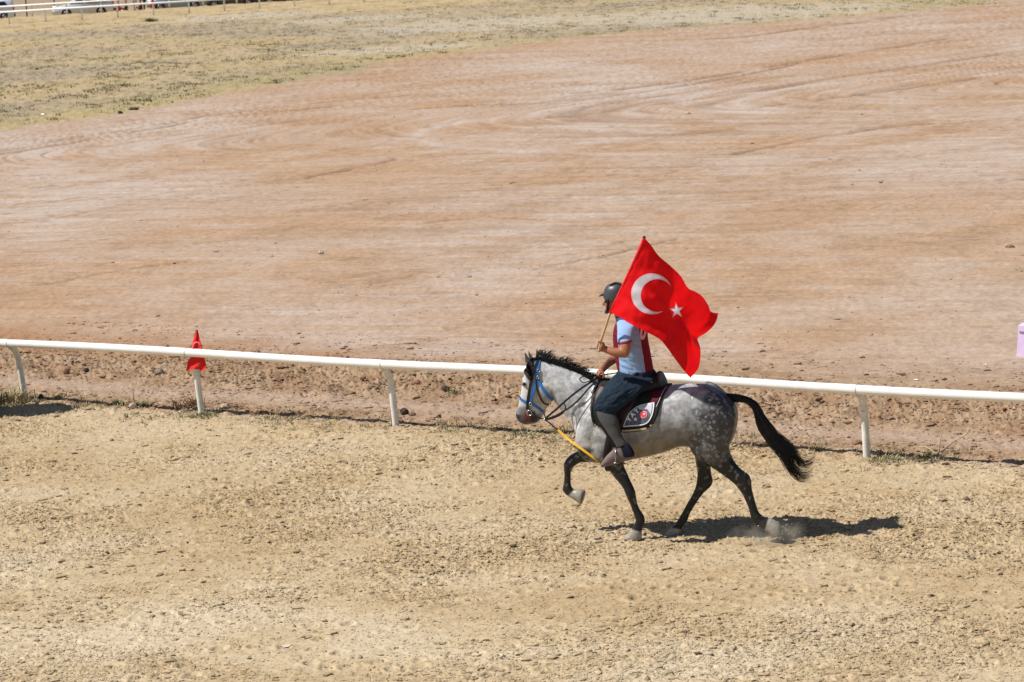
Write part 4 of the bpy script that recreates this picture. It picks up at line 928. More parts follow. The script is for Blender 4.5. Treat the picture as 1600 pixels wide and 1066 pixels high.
strap('crown_strap', [(845, 559.5), (841.5, 566), (840.5, 575), (839.5, 586), (840, 598)], .034, .008, blue, bridle, both=True)
strap('cheek_strap', [(840, 592), (836.5, 602), (833, 614), (830.5, 624), (830, 632)], .030, .008, blue, bridle, both=True)
strap('noseband', [(811.5, 621), (816, 625), (824, 629), (833, 632), (842, 638), (850, 645), (853.5, 649)], .024, .008, blue, bridle, both=True)
strap('throat_strap', [(841, 594), (846, 604), (852, 613), (858, 620), (863, 624.5)], .028, .008, blue, bridle, both=True)
strap('bridle_strap', [(842, 561), (838, 570), (833, 584), (829.5, 600), (827, 615), (825, 628), (824.5, 640)], .026, .007, leather, bridle, both=True, off=.006)
strap('throat_latch', [(838, 585), (838, 598), (840, 610), (844, 620), (850, 629), (857, 632)], .012, .007, leather, bridle, both=True, off=.007)
strap('browband', [(823, 577), (827, 584), (832, 586), (838, 580)], .018, .007, leather, bridle, both=True, off=.006)
m = MB(); 
for i, (x, y) in enumerate(((824, 572), (824.5, 582), (829, 590))):   # leather blinker cup over the brow
    pass
P0 = [hit(x, y, BB, .012)[0] for x, y in ((822, 574), (821.5, 581), (825, 589), (830, 593))]
m.tube([Vector(p) for p in cr_interp([list(p) for p in P0], 4)], .010, 8); m.obj('brow_roll', leather, bridle)
for x, y in ((829.5, 631), (842, 579), (840.5, 590), (852.5, 648)):
    m = MB(); p, n_ = hit(x, y, BB, .012); u = n_.cross(Vector((0, 0, 1))).normalized(); v_ = n_.cross(u)
    m.tube([p+u*(.014*math.cos(a*math.pi/8))+v_*(.014*math.sin(a*math.pi/8)) for a in range(17)], .0035, 6, False); m.obj('buckle', metal, bridle)
m = MB(); p, n_ = hit(827.5, 645, BB, .012); u = T; v_ = Vector((0, 0, 1))
m.tube([p+u*(.026*math.cos(a*math.pi/8))+v_*(.026*math.sin(a*math.pi/8)) for a in range(17)], .004, 6, False); m.obj('bit_ring', metal, bridle)
bitp = p; jaw = V(851, 655.5, -.06)
m = MB(); m.tube([p+T*.02, p+(jaw-p)*.5+Vector((0, 0, -.01)), jaw], .006, 6); m.obj('bit_strap', leather, bridle)
m = MB(); m.tube([hit(853.5, 649, BB, .01)[0], V(852.5, 653, -.05), jaw], .006, 6); m.obj('chin_strap', leather, bridle)
m = MB(); m.sph(jaw, .011, 8, 6); m.obj('snap_hook', metal, bridle)
REINHAND = V(938, 587, -.04)
reins = empty('reins', V(890, 620, -.15), 'pair of dark leather reins running from the bit to the rider hand', 'reins')
def rein(name, pts, r, mat, par, w_=None):
    m = MB(); P = cr_interp([list(V(x, y, dy)) for x, y, dy in pts], 5); q = [Vector(p) for p in P]
    m.ribbon(q, [(-N*.9+Vector((0, 0, .3))) for _ in q], w_ or r*2.6, .005); return m.obj(name, mat, par, False)
rein('rein', [(851, 655, -.06), (868, 641, -.13), (884, 626.5, -.175), (903, 611, -.19), (922, 598, -.16), (938, 588, -.05)], .008, leather, reins, .020)
rein('rein', [(851, 656, -.06), (868, 650, -.14), (880, 643, -.19), (893, 635, -.205), (908, 621, -.215), (920, 607, -.19), (930, 598, -.14)], .007, leather, reins, .016)
rein('rein', [(852, 657, -.05), (866, 653, -.12), (878, 647, -.17), (884, 638, -.185), (881, 630, -.175)], .006, leather, reins, .012)
rein('rein_end', [(938, 588, -.05), (925, 587, -.12), (910, 589, -.15), (906, 593, -.16), (912, 598, -.17), (925, 594, -.15)], .006, leather, reins, .010)
rein('rein_end', [(938, 587, .02), (955, 584, .05), (972, 581.5, .08), (985, 580, .08)], .006, leather, reins, .012)
yel = M('yellow_strap', (.62, .34, .015), .6, 0, .3, .12, 40)
mar = empty('lead_strap', V(905, 698, -.1), 'yellow strap running from the chin of the horse down to the girth between its forelegs', 'strap')
rein('dark_lead', [(853, 657, -.03), (860, 662, -.04), (866, 668, -.05), (873, 672.5, -.06)], .006, leather, mar, .012)
rein('yellow_webbing', [(872, 671.5, -.06), (885, 684, -.10), (900, 695, -.155), (915, 706, -.19), (930, 717, -.20), (943, 726, -.17)], .01, yel, mar, .023)

# ================================================================== SADDLE PAD, SADDLE
padm = M('saddle_pad_quilt', (.016, .020, .018), .8, 0, .25, .2, 30, .4, 55); maroon = M('maroon_cloth', (.085, .008, .018), .8, 0, .2, .2, 30)
def coons(top, right, bottom, left, nu, nv):
    """top/bottom run left to right, left/right run top to bottom; returns grid [v][u] of px points"""
    def sm(p, n): 
        P = cr_interp(p, 12); d = np.r_[0, np.cumsum(np.hypot(*np.diff(P, axis=0).T))]; s = np.linspace(0, d[-1], n)
        return np.stack([np.interp(s, d, P[:, 0]), np.interp(s, d, P[:, 1])], -1)
    t, b, l, r = sm(top, nu), sm(bottom, nu), sm(left, nv), sm(right, nv); g = np.zeros((nv, nu, 2))
    for i in range(nv):
        for j in range(nu):
            u, v = j/(nu-1), i/(nv-1)
            g[i, j] = (1-v)*t[j]+v*b[j]+(1-u)*l[i]+u*r[i]-((1-u)*(1-v)*t[0]+u*(1-v)*t[-1]+(1-u)*v*b[0]+u*v*b[-1])
    return g
def sheet(m, rows, nrm, th):
    nv, nu = len(rows), len(rows[0]); vs = [p for r in rows for p in r]+[p+n_*th for r, q in zip(rows, nrm) for p, n_ in zip(r, q)]; fs = []
    o = nv*nu
    for i in range(nv-1):
        for j in range(nu-1):
            a = i*nu+j; fs += [(a, a+nu, a+nu+1, a+1), (o+a, o+a+1, o+a+nu+1, o+a+nu)]
    per = [(0, j) for j in range(nu)]+[(i, nu-1) for i in range(1, nv)]+[(nv-1, j) for j in range(nu-2, -1, -1)]+[(i, 0) for i in range(nv-2, 0, -1)]
    for k in range(len(per)):
        a = per[k][0]*nu+per[k][1]; b = per[(k+1) % len(per)][0]*nu+per[(k+1) % len(per)][1]; fs.append((a, b, o+b, o+a))
    m.add(vs, fs)
def wrap_sheet(g, off, th, bvh, over=True):
    rows, nrm = [], []; nv, nu = g.shape[:2]
    for i in range(nv-1, -1, -1):
        r = [hit(g[i, j, 0], g[i, j, 1], bvh, off) for j in range(nu)]; rows.append([p for p, _ in r]); nrm.append([n_ for _, n_ in r])
    if over:
        mr = [[mirror_pt(p) for p in r] for r in rows[::-1]]; mn = [[n_-N*2*n_.dot(N) for n_ in r] for r in nrm[::-1]]
        rid = []; 
        for j in range(nu):
            a = (rows[-1][j]+mr[0][j])/2; h = bvh.ray_cast(Vector((a.x, a.y, 2.2)), Vector((0, 0, -1))); z = h[0].z+off if h[0] else a.z+.03
            rid.append(Vector((a.x, a.y, max(z, a.z))))
        rows = rows+[rid]+mr; nrm = nrm+[[Vector((0, 0, 1))]*nu]+mn
    return rows, nrm
pad = empty('saddle_pad', V(990, 640, -.3), 'black quilted saddle pad with maroon panel, pale corner patch and piping under the saddle', 'saddle pad')
g = coons([(934, 598), (965, 603), (1000, 606), (1046, 604)], [(1046, 604), (1040, 614), (1033, 630), (1028, 648), (1022, 662)], [(927, 660), (945, 670), (975, 675), (1006, 671.5), (1022, 662)], [(934, 598), (928, 612), (925, 630), (924, 645), (927, 660)], 26, 14)
rows, nrm = wrap_sheet(g, .006, .014, BB)
m = MB(); sheet(m, rows, nrm, .014); padq = m.obj('quilt', padm, pad)
PB = BVHTree.FromPolygons(m.v, m.f)
m = MB(); gg = coons([(1018, 600.5), (1030, 604), (1041, 606)], [(1041, 606), (1033, 619), (1026, 631)], [(1016, 631), (1022, 631), (1026, 631)], [(1018, 609), (1018, 618), (1016, 631)], 6, 10)
r_, n_ = wrap_sheet(gg, .002, .002, PB, False); sheet(m, r_, n_, .002); m.obj('maroon_panel', maroon, pad)
edge = [(1048, 602.5), (1041, 612), (1034.5, 626), (1031, 640)]; edge2 = [(1031, 640), (1027, 651), (1022, 661), (1013, 668.5), (1000, 671), (985, 672.5), (972, 673)]
strap('piping', edge, .014, .006, M('orange_piping', (.52, .19, .11), .6, 0, .3, .3, 60), pad, PB)
strap('piping', edge2, .016, .006, M('beige_piping', (.52, .42, .24), .7, 0, .3, .3, 60), pad, PB)
strap('piping', [(1041.5, 605), (1036, 613), (1030, 626), (1025.5, 636)], .006, .004, M('grey_piping', (.4, .4, .38), .7), pad, PB)
strap('front_binding', [(934, 600), (928.5, 612), (925.5, 630), (924.5, 645), (927, 659)], .02, .006, leather, pad, PB)
patchm = M('patch_slate_cloth', (.10, .115, .15), .6, 0, .4, .5, 30); whitet = M('white_lettering', (.80, .80, .84), .6, 0, .3); redt = M('red_roundel', (.72, .05, .08), .6)
m = MB(); gg = coons([(978.6, 657.5), (982, 648.5), (990, 640), (1001, 633.5), (1022, 629.5)], [(1022, 629.5), (1021.5, 638), (1019.5, 647), (1017, 655)], [(974.5, 666.5), (986, 666), (999.4, 664.8), (1010, 662.5), (1017, 655)], [(978.6, 657.5), (976.5, 662), (974.5, 666.5)], 22, 10)
r_, n_ = wrap_sheet(gg, .003, .002, PB, False); sheet(m, r_, n_, .002); patch = m.obj('corner_patch', patchm, pad)
m = MB(); gg2 = coons([(996, 637), (1006, 632.5), (1021, 630.3)], [(1021, 630.3), (1020, 639), (1017.5, 649)], [(1003, 641), (1012, 640.5), (1017.5, 649)], [(996, 637), (999, 639), (1003, 641)], 10, 8)
r2_, n2_ = wrap_sheet(gg2, .006, .002, PB, False); sheet(m, r2_, n2_, .002); m.obj('pale_panel', M('pale_satin', (.55, .53, .60), .5, 0, .4, .2, 30), pad)
strap('patch_edge', [(974.5, 666.5), (978, 658), (982, 648.5), (990, 640.2), (1001, 633.6), (1022, 629.8)], .006, .003, whitet, pad, PB, off=.006)
strap('patch_edge', [(1022, 629.8), (1021, 640), (1018, 651), (1011, 661), (999.4, 664.5), (986, 665.5), (974.5, 666.5)], .010, .003, whitet, pad, PB, off=.006)
def decal(name, text, cx, cy, size, rot, mat, parent, bvh, off, sx=1, flip=False):
    cu = bpy.data.curves.new('t', 'FONT'); cu.body = text; cu.align_x = 'CENTER'; cu.align_y = 'CENTER'; cu.size = 1; cu.offset = .045; o = bpy.data.objects.new('t', cu); C.objects.link(o)
    dg = bpy.context.evaluated_depsgraph_get(); me = o.evaluated_get(dg).to_mesh(); bm = bmesh.new(); bm.from_mesh(me); bmesh.ops.triangulate(bm, faces=bm.faces)
    bmesh.ops.subdivide_edges(bm, edges=[e for e in bm.edges if e.calc_length() > .3], cuts=2, use_grid_fill=True)
    vs = []; cr_, sr_ = math.cos(rot), math.sin(rot)
    for v in bm.verts:
        x, y = v.co.x*size*sx, v.co.y*size; vs.append(hit(cx+x*cr_+y*sr_, cy+x*sr_-y*cr_, bvh, off)[0])
    fs = [[v.index for v in f.verts] for f in bm.faces]; bm.free(); o.evaluated_get(dg).to_mesh_clear(); bpy.data.objects.remove(o)
    return obj(name, vs, fs, mat, parent, False)
decal('lettering', 'Y', 983.5, 655.5, 9.5, -.95, whitet, pad, PB, .009)
decal('lettering', 'A', 989, 648.5, 9.5, -.8, whitet, pad, PB, .009)
decal('lettering', 'T', 995.5, 643, 8.5, -.65, whitet, pad, PB, .009)
def disc(name, cx, cy, r0, r1, mat, parent, bvh, off, n=20):
    vs = []; 
    for r in (r0, r1):
        for i in range(n): vs.append(hit(cx+r*math.cos(i*2*math.pi/n), cy+r*math.sin(i*2*math.pi/n), bvh, off)[0])
    obj(name, vs, [(i, (i+1) % n, n+(i+1) % n, n+i) for i in range(n)], mat, parent, False)
disc('roundel', 1005.7, 648, .2, 5.8, M('pale_red', (.80, .35, .38), .6), pad, PB, .009); disc('roundel_ring', 1005.7, 648, .2, 4.3, redt, pad, PB, .011); disc('roundel_mark', 1007, 647.2, .1, 1.3, whitet, pad, PB, .013)
disc('small_badge', 993.3, 655.2, .2, 2.4, whitet, pad, PB, .009); disc('small_badge_mark', 993.3, 655.2, .1, .7, redt, pad, PB, .011)

saddle = empty('saddle', V(980, 600, 0), 'black leather saddle with brown flaps, strapped on the grey horse beneath the rider', 'saddle')
sb = MB(); loft(sb, [(925, 594, 926, 604, .04, 0), (929, 585, 931, 606, .075, 0), (937, 586, 939, 608, .10, 0), (950, 594, 951, 612, .125, 0), (975, 599, 975, 615, .15, 0), (1000, 598, 1000, 615, .175, 0), (1017, 591, 1018, 613, .185, 0), (1027.5, 580.5, 1030, 611, .175, 0), (1032, 582, 1037, 610, .16, 0), (1036, 592, 1041, 607, .12, 0), (1041, 599, 1043, 604, .05, 0)], 24, 4)
v, f_ = remesh(sb, .011, 4); seat = obj('seat', v, f_, leather, saddle)
gg = coons([(938, 601), (965, 606), (1003, 608)], [(1003, 608), (995, 622), (983, 645), (973.5, 667)], [(936, 657), (950, 664), (973.5, 667)], [(938, 601), (929, 620), (931, 642), (936, 657)], 16, 14)
r_, n_ = wrap_sheet(gg, .003, .008, PB, False); m = MB(); sheet(m, r_, n_, .009); m.obj('flap', brown, saddle); FBm = BVHTree.FromPolygons(m.v, m.f)
m = MB(); sheet(m, [[mirror_pt(p) for p in r] for r in r_], [[q-N*2*q.dot(N) for q in r] for r in n_], .009); m.obj('flap', brown, saddle)
gp = [hit(x, y, BB, .004) for x, y in cr_interp([(955, 664), (954, 680), (951, 697), (948, 712)], 4)]
near_ = [p for p, _ in gp]; nn_ = [n_ for _, n_ in gp]
bot = []; c0 = (near_[-1]+mirror_pt(near_[-1]))/2
for k in range(1, 8):
    t = k/8; q = near_[-1].lerp(mirror_pt(near_[-1]), t); h = BB.ray_cast(Vector((q.x, q.y, .2)), Vector((0, 0, 1))); bot.append(h[0]-Vector((0, 0, .006)) if h[0] and h[0].z > .5 else q)
allp = near_+bot+[mirror_pt(p) for p in near_[::-1]]; alln = nn_+[Vector((0, 0, -1))]*7+[n_-N*2*n_.dot(N) for n_ in nn_[::-1]]
m = MB(); m.ribbon(allp, alln, .075, .008); m.obj('girth', leather, saddle)
for x in (929, 934):
    m = MB(); m.tube([Vector(p) for p in cr_interp([list(V(x, 648, -.33)), list(V(x-2, 660, -.34)), list(V(x, 668-(x-929), -.34)), list(V(x+3, 660, -.33)), list(V(x+3, 648, -.32))], 4)], .003, 6); m.obj('thong', leather, saddle)
chrome = M('stirrup_steel', (.35, .33, .32), .3, .9)
def stirrup(mir):
    f = (lambda p: mirror_pt(p)) if mir else (lambda p: p)
    m = MB(); P = [f(Vector(p)) for p in cr_interp([list(V(*q)) for q in ((932, 628, -.40), (931, 645, -.425), (942, 668, -.44), (953, 686, -.45), (961, 699, -.45))], 4)]
    nn = [(-N if not mir else N)]*len(P); m.ribbon(P, nn, .026, .005); st = m.obj('stirrup_leather', leather, saddle)
    c = V(964, 712, -.42); m = MB(); arch = []
    for i in range(15):
        t = math.pi*(1.15-1.3*i/14); arch.append(f(c+N*(.062*math.cos(t))+Vector((0, 0, -.055+.125*max(0, math.sin(t))**.6))+T*.0))
    m.tube(arch, .007, 8); m.box(f(c+Vector((0, 0, -.060))), .045, .125, .010, T, N); m.obj('stirrup_iron', chrome, st)
stirrup(False); stirrup(True)

# ================================================================== THE RIDER
rider = empty('person', V(985, 585, 0), 'rider in black helmet, light blue and maroon shirt, sitting on the grey horse', 'person')
POLE = [(935.6, 550), (938.6, 534), (946, 511.5), (953.5, 489), (967, 461), (981, 431), (995, 400), (1006.5, 373)]
pdy = -.33
rb = MB()
def rl(secs, n=16, k=4, mb=None): loft(mb or rb, secs, n, k)
# head and neck, torso core
rl([(957, 447, 969, 446, .03, -.02), (950, 451, 976, 451, .062, -.02), (946.5, 459, 979, 459, .076, -.02), (945.5, 467, 979, 467, .077, -.02), (945, 473, 977, 474, .073, -.02), (946, 480, 973, 482, .062, -.02), (947.5, 486, 967, 488, .048, -.02), (950, 489.5, 962, 490, .03, -.02)])
rb.ell(V(944, 474.5, -.02), T*.022, N*.015, Vector((0, 0, .022)), 10, 8); rb.ell(V(946.3, 484.5, -.02), T*.016, N*.024, Vector((0, 0, .01)), 10, 8)
rb.ell(V(965, 474, -.10), T*.016, N*.01, Vector((0, 0, .03)), 10, 8); rb.ell(V(965, 470, .06), T*.016, N*.01, Vector((0, 0, .03)), 10, 8)
rl([(957, 480, 977, 478, .055, -.01), (960, 492, 982, 489, .058, 0), (963, 503, 990, 499, .075, 0)])
tor = [(969, 584, 1019, 588, .14, 0), (966, 566, 1016, 572, .13, 0), (963, 545, 1012, 548, .14, 0), (962, 525, 1008, 526, .15, 0), (964, 508, 1004, 508, .14, 0), (968, 499, 996, 498, .09, 0)]
rl(tor)
# near arm
rl([(969, 524, 985, 523, .045, -.245), (967.5, 536, 986, 534, .051, -.28), (966.5, 546, 985, 547, .047, -.31), (969, 554, 982.5, 554.5, .040, -.32), (973, 559, 979, 559, .02, -.32)])
rl([(979, 543, 982, 557, .035, -.32), (969, 543.5, 972, 559, .044, -.325), (960, 543.5, 962, 557.5, .042, -.33), (952, 542, 952.5, 554.5, .035, -.33), (945.5, 540.5, 944.5, 551, .026, -.33), (941, 538, 939.5, 549, .030, -.33)])
# far arm
rl([(970, 522, 985, 521, .045, .22), (969, 538, 986, 540, .046, .24), (968, 548, 982, 553, .042, .24), (957, 554, 963, 567, .04, .20), (948, 560.5, 954, 573, .036, .14), (938.5, 572, 946.5, 580, .027, .06), (934.5, 577, 943.5, 584, .028, .02)])
def fist(palm_c, A, ax, to, r_grip, mb):
    """four fingers closed round the axis (A, ax); `to` points from the grip to the back of the hand"""
    ax = ax.normalized(); to = (to-ax*to.dot(ax)).normalized(); sd = ax.cross(to)
    mb.ell(A+to*.028, to*.018, sd*.040, ax*.046, 12, 8)
    mb.ell(palm_c, to*.03, sd*.026, ax*.036, 12, 8)
    for i in range(4):
        o = ax*(.034-.0225*i); L = (.96, 1, .97, .86)[i]; pts = []
        for j in range(9):
            t = math.radians(-40+L*260*j/8); rr_ = r_grip+.010+(.012 if j < 2 else .002*(8-j)/8)
            pts.append(A+o+to*(rr_*math.cos(t))+sd*(rr_*1.15*math.sin(t)))
        mb.tube(pts, [.0115, .0115, .011, .0105, .0105, .010, .0095, .009, .0075], 8)
    pts = [palm_c+ax*.02-sd*.01, A+ax*.05+to*.018-sd*.018, A+ax*.052-sd*.026-to*.005, A+ax*.047-sd*.020-to*.024]
    mb.tube(pts, [.015, .0125, .011, .008], 8)
PP = [V(x, y, pdy-.01-.10*max(0, (540-y)/168)) for x, y in POLE]
A = V(937.3, 541, pdy-.01); ax = (PP[2]-PP[0]).normalized()
fist(V(941.5, 543.5, -.33), A, ax, T*1.0-N*.25, .012, rb)
A2 = V(937.5, 586, -.03); fist(V(939, 580.5, 0), A2, (T*.5-N*.85), Vector((0, 0, 1))+T*.25, .010, rb)
v, f_ = remesh(rb, .0055, 3); skinc = M('rider_skin', (.32, .125, .062), .5, 0, .4, .15, 25, .12, 90)
obj('body', v, f_, skinc, rider)
# shirt
sm_ = MB()
rl([(966, 580, 1022, 583, .165, 0), (963, 566, 1019.5, 572, .165, 0), (960, 548, 1015.5, 550, .175, 0), (958.5, 530, 1012, 532, .19, 0), (959, 517, 1010.5, 518, .195, 0), (962, 506, 1006, 506, .185, 0), (965, 500, 999, 499, .145, 0), (962, 496, 988, 494, .085, 0), (961, 494.5, 984, 491.5, .066, 0)], 24, 4, sm_)
for s in (-1, 1):
    rl([(968, 506, 996, 505, .07, s*.13), (965.5, 512, 992, 511, .072, s*.18), (964.5, 522, 990, 520, .069, s*.225), (965, 532, 988.5, 530, .066, s*.26), (966, 539, 987.5, 534.5, .062, s*.275)], 18, 4, sm_)
v, f_ = remesh(sm_, .0075, 4)
v = v + 0; xs, ys = PXY(v)
wr = fbm(v[:, 0]*5, v[:, 2]*22+v[:, 0]*9, 3, 301)*.009*sst(500, 520, ys); v = v+np.array(-N)[None]*(wr*(((v-np.array(HC)) @ np.array(N)) < .05))[:, None]
lb = M('light_blue_shirt', (.24, .38, .62), .85, 0, .2, .08, 30, .2, 60, sheen=.2); trim = M('red_trim', (.22, .008, .02), .8); navy = M('navy_panel', (.03, .045, .12), .85)
cen = np.array([np.mean(v[list(q)], 0) for q in f_]); fx, fy = PXY(cen); lat = (cen-np.array(HC)) @ np.array(N)
back = 997+(fy-505)*.155; mi = np.zeros(len(f_), int)
insleeve = (np.abs(lat) > .2) & (fy < 541) & (fx < 991)
mi[(fx > back) & ~insleeve] = 1; mi[(fx < 963.5+(fy-500)*.06) & (fy > 503) & ~((np.abs(lat) > .18) & (fy < 540))] = 1
cuff = insleeve & (fy > 535.5-(fx-966)*.20) & (lat < 0); mi[cuff] = 2
mi[(fy < 506) & (fx < 972-(fy-496)) & (lat > -.15)] = 3; mi[(fy < 500)] = 3
shirt = obj('shirt', v, f_, [lb, maroon_shirt := M('maroon_shirt', (.15, .008, .022), .85, 0, .2, .15, 30, .2, 60), trim, navy], rider, True, list(mi))
SB = BVHTree.FromPolygons([Vector(p) for p in v], f_)
decal('shirt_number', '0', 1004.5, 520, 32, .12, M('number_white', (.62, .55, .62), .7), rider, SB, .004, .55)
# trousers, half chaps, shoes
jean = M('dark_jeans', (.008, .020, .036), .85, 0, .25, .35, 14, .35, 40); chap = M('grey_knit_chap', (.08, .078, .08), .9, 0, .2, .25, 200, .5, 240)
shoe_m = M('mauve_shoe', (.16, .115, .11), .7, 0, .3, .2, 30); heel_m = M('navy_shoe', (.008, .010, .022), .7, 0, .15)
tb = MB(); cb = MB(); fb_ = MB(); hb2 = MB()
rl([(966, 576, 1022, 578, .168, 0), (964, 583, 1026, 586, .17, 0), (962, 590, 1024, 596, .17, 0), (962, 597, 1016, 603, .15, 0)], 22, 4, tb)
i0 = len(tb.v)
rl([(972, 580, 1026, 592, .12, -.07), (962, 584, 1021, 602, .118, -.14), (953, 593, 1006, 611, .11, -.22), (944, 605, 990, 624, .10, -.29), (936, 617, 975, 635, .088, -.335), (929.5, 628, 964, 644.5, .078, -.36), (927.3, 637, 961.5, 650, .074, -.372), (929, 643, 959, 652, .068, -.378), (936, 653, 950, 656, .03, -.375)], 20, 4, tb)
rl([(927.8, 639, 961.5, 647, .071, -.375), (930.5, 648, 964, 652, .072, -.385), (935, 657, 966.5, 659, .068, -.395), (941.5, 667.5, 967.5, 665.5, .062, -.40), (948, 678, 969.5, 673.5, .054, -.41), (954, 687, 972.5, 682, .046, -.415), (959.5, 695, 977, 689.5, .042, -.42), (961.5, 700, 980, 694, .041, -.42)], 18, 4, cb)
rl([(991, 707, 991, 715, .024, -.42), (986, 698, 987, 718, .034, -.42), (979, 691, 980, 720, .037, -.42), (970, 692, 972, 722, .039, -.42), (963, 698, 964, 724, .040, -.42), (955, 705, 957, 726.5, .042, -.42), (947, 713, 950, 728.5, .044, -.42), (941, 721.5, 943, 730, .038, -.42), (938.5, 725, 939.5, 729.5, .02, -.42)], 18, 4, fb_)
def mirrored(mb):
    k = len(mb.v); f0 = list(mb.f); vs = [mirror_pt(p) for p in mb.v]; fs = [tuple(reversed(f)) for f in f0]; mb.add(vs, fs)
k = len(tb.v); tb.v += [mirror_pt(p) for p in tb.v[i0:]]; tb.f += [[i-i0+k for i in reversed(f)] for f in tb.f if min(f) >= i0 and max(f) < k]; tb.m = [0]*len(tb.f)
v, f_ = remesh(tb, .009, 4); xs, ys = PXY(v); wr = fbm(v[:, 0]*3+v[:, 2]*7, v[:, 2]*16-v[:, 0]*10, 3, 302)*.020; v = v+np.array(-N)[None]*(wr*np.sign(((v-np.array(HC)) @ np.array(-N))))[:, None]
obj('trousers', v, f_, jean, rider)
for mir in (0, 1):
    for mb_, nm, mt in ((cb, 'half_chap', chap), (fb_, 'shoe', shoe_m)):
        v, f_ = remesh(mb_, .007, 3); v = [Vector(p) for p in v]
        if mir: v = [mirror_pt(p) for p in v]; f_ = [tuple(reversed(q)) for q in f_]
        if nm == 'shoe':
            xs, ys = PXY([tuple(mirror_pt(p)) if mir else tuple(p) for p in v]); cx = [(np.mean(xs[list(q)]), np.mean(ys[list(q)])) for q in f_]
            mi_ = [1 if (a > 970+(b-700)*.35 and b < 715.5-(a-975)*.12) else 0 for a, b in cx]; obj(nm, v, f_, [shoe_m, heel_m], rider, True, mi_)
        else: obj(nm, v, f_, mt, rider)
# helmet
hel = M('helmet_shell', (.040, .045, .052), .42, 0, .5, .1, 20); helb = M('helmet_black', (.010, .010, .012), .5)
hm = MB(); rl([(958, 442.5, 968, 442.5, .03, -.02), (951, 444.5, 976, 445, .066, -.02), (945.5, 450, 981, 451, .092, -.02), (943.3, 458, 983, 459, .103, -.02), (943, 463, 983, 466, .104, -.02), (944, 466, 982.5, 472, .102, -.02)], 24, 4, hm)
helmet = hm.obj('helmet', hel, rider)
m = MB(); c_ = V(943.5, 462, -.02); rg_ = []
for rr_, zz_ in ((0.0, .004), (.6, .006), (.95, .0), (1, -.006), (.6, -.004), (0, -.002)):
    rg_.append([c_+T*(-.046*rr_*math.cos(a)-.002)+N*(.075*rr_*math.sin(a))+Vector((0, 0, zz_-.012*rr_*max(0, math.cos(a))+.012)) for a in [math.radians(-95+190*i/14) for i in range(15)]])
m.rings(rg_, False); m.obj('visor', helb, helmet)
m = MB(); P = [Vector(p) for p in cr_interp([list(V(*q)) for q in ((953, 446, -.085), (962, 441.8, -.055), (972, 444, -.08), (979, 451, -.11), (981, 460, -.12))], 4)]; m.tube(P, .009, 8); m.obj('vent_ridge', helb, helmet)
for pts in (((951, 466, -.105), (949.5, 476, -.095), (948.5, 487, -.06)), ((964, 470, -.12), (957, 480, -.095), (949, 488, -.06)), ((953, 462, .075), (950, 474, .06), (948.5, 485, .02))):
    m = MB(); P = [Vector(p) for p in cr_interp([list(V(*q)) for q in pts], 4)]; m.tube(P, .0115, 8); m.obj('harness_strap', helb, helmet)
m = MB(); m.ell(V(948, 488, -.03), T*.022, N*.035, Vector((0, 0, .014))); m.obj('chin_cup', helb, helmet)
m = MB(); m.ell(V(947.5, 471, -.065), T*.014, N*.028, Vector((0, 0, .016))); m.ell(V(947, 469.5, .02), T*.014, N*.028, Vector((0, 0, .016))); m.tube([V(948, 470, -.09), V(956, 470, -.102), V(964, 470, -.103)], .004, 6); m.obj('sunglasses', M('dark_lens', (.008, .008, .01), .1, 0, .6), rider)

# ================================================================== THE FLAG
flag = empty('flag', V(937, 541, pdy), 'large red flag with white crescent and star held up by the rider', 'flag')
m = MB(); m.tube([PP[k] for k in range(3, 8)], .0165, 12); m.obj('hoist_sleeve', M('sleeve_red', (.62, .006, .010), .75), flag)
wood = M('flag_pole_wood', (.52, .34, .18), .6, 0, .35, .2, 20)
m = MB(); m.tube([Vector(p) for p in cr_interp([list(p) for p in PP], 4)], .0125, 12); m.obj('pole', wood, flag)
m = MB(); m.ell(PP[-1]+Vector((0, 0, .01)), T*.016, N*.016, Vector((0, 0, .018)), 10, 8); m.obj('pole_cap', M('cap', (.02, .02, .02), .5), flag)
top = [(1006.4, 371), (1016.6, 382.5), (1030, 400.5), (1048, 416), (1064, 432), (1075, 450), (1086.4, 455.7), (1097.6, 463.6), (1106.6, 477), (1111, 487), (1122, 489.5)]
fly = [(1122, 489.5), (1120, 499.6), (1113.4, 511), (1102, 521), (1090.4, 529), (1094, 542.4), (1094.5, 558), (1091, 576), (1078.5, 590.8)]
bot = [(953.5, 487.5), (969, 496), (985, 506.4), (1007.6, 517.6), (1030, 530), (1041.4, 542.4), (1052.6, 558), (1066, 576), (1078.5, 590.8)]
hst = [(1006.4, 371), (994, 399), (980, 430), (967, 459), (953.5, 487.5)]
nu, nv = 180, 140
g = coons(top, fly, bot, hst, nu, nv)
rows = []; nrm = []
for i in range(nv):
    r = []
    for j in range(nu):
        u, v = j/(nu-1), i/(nv-1); x, y = g[i, j]
        dist = (x-(953.5+(487.5-y)*.455))/160
        amp = .012+.05*sst(.0, .9, np.array([u]))[0]
        dy = -.38-.08*(1-v)+u**1.6*(.78-.45*v)-.22*math.sin(math.pi*u)*v
        w_ = amp*(.75*math.sin(9.5*u+3.2*v+.6)+.45*math.sin(15*u-7*v+2.0)*u)
        w_ += .055*math.exp(-((v-.72-.1*u)/.13)**2)*u*1.2-.05*math.exp(-((v-.52-.05*u)/.09)**2)*sst(.55, .95, np.array([u]))[0]
        w_ += .012*math.sin(26*v+9*u)*(1-u)*sst(0, .3, np.array([u]))[0]+.006*float(noise(np.array([u*14.]), np.array([v*9.]), 9)[0])
        r.append(V(x, y, dy+w_))
    rows.append(r)
nrm = [[-N]*nu for _ in range(nv)]
red_fl = M('flag_red_cloth', (.86, .004, .008), .7, 0, .2, .06, 12, .25, 90)
bf = red_fl.node_tree.nodes['Principled BSDF']
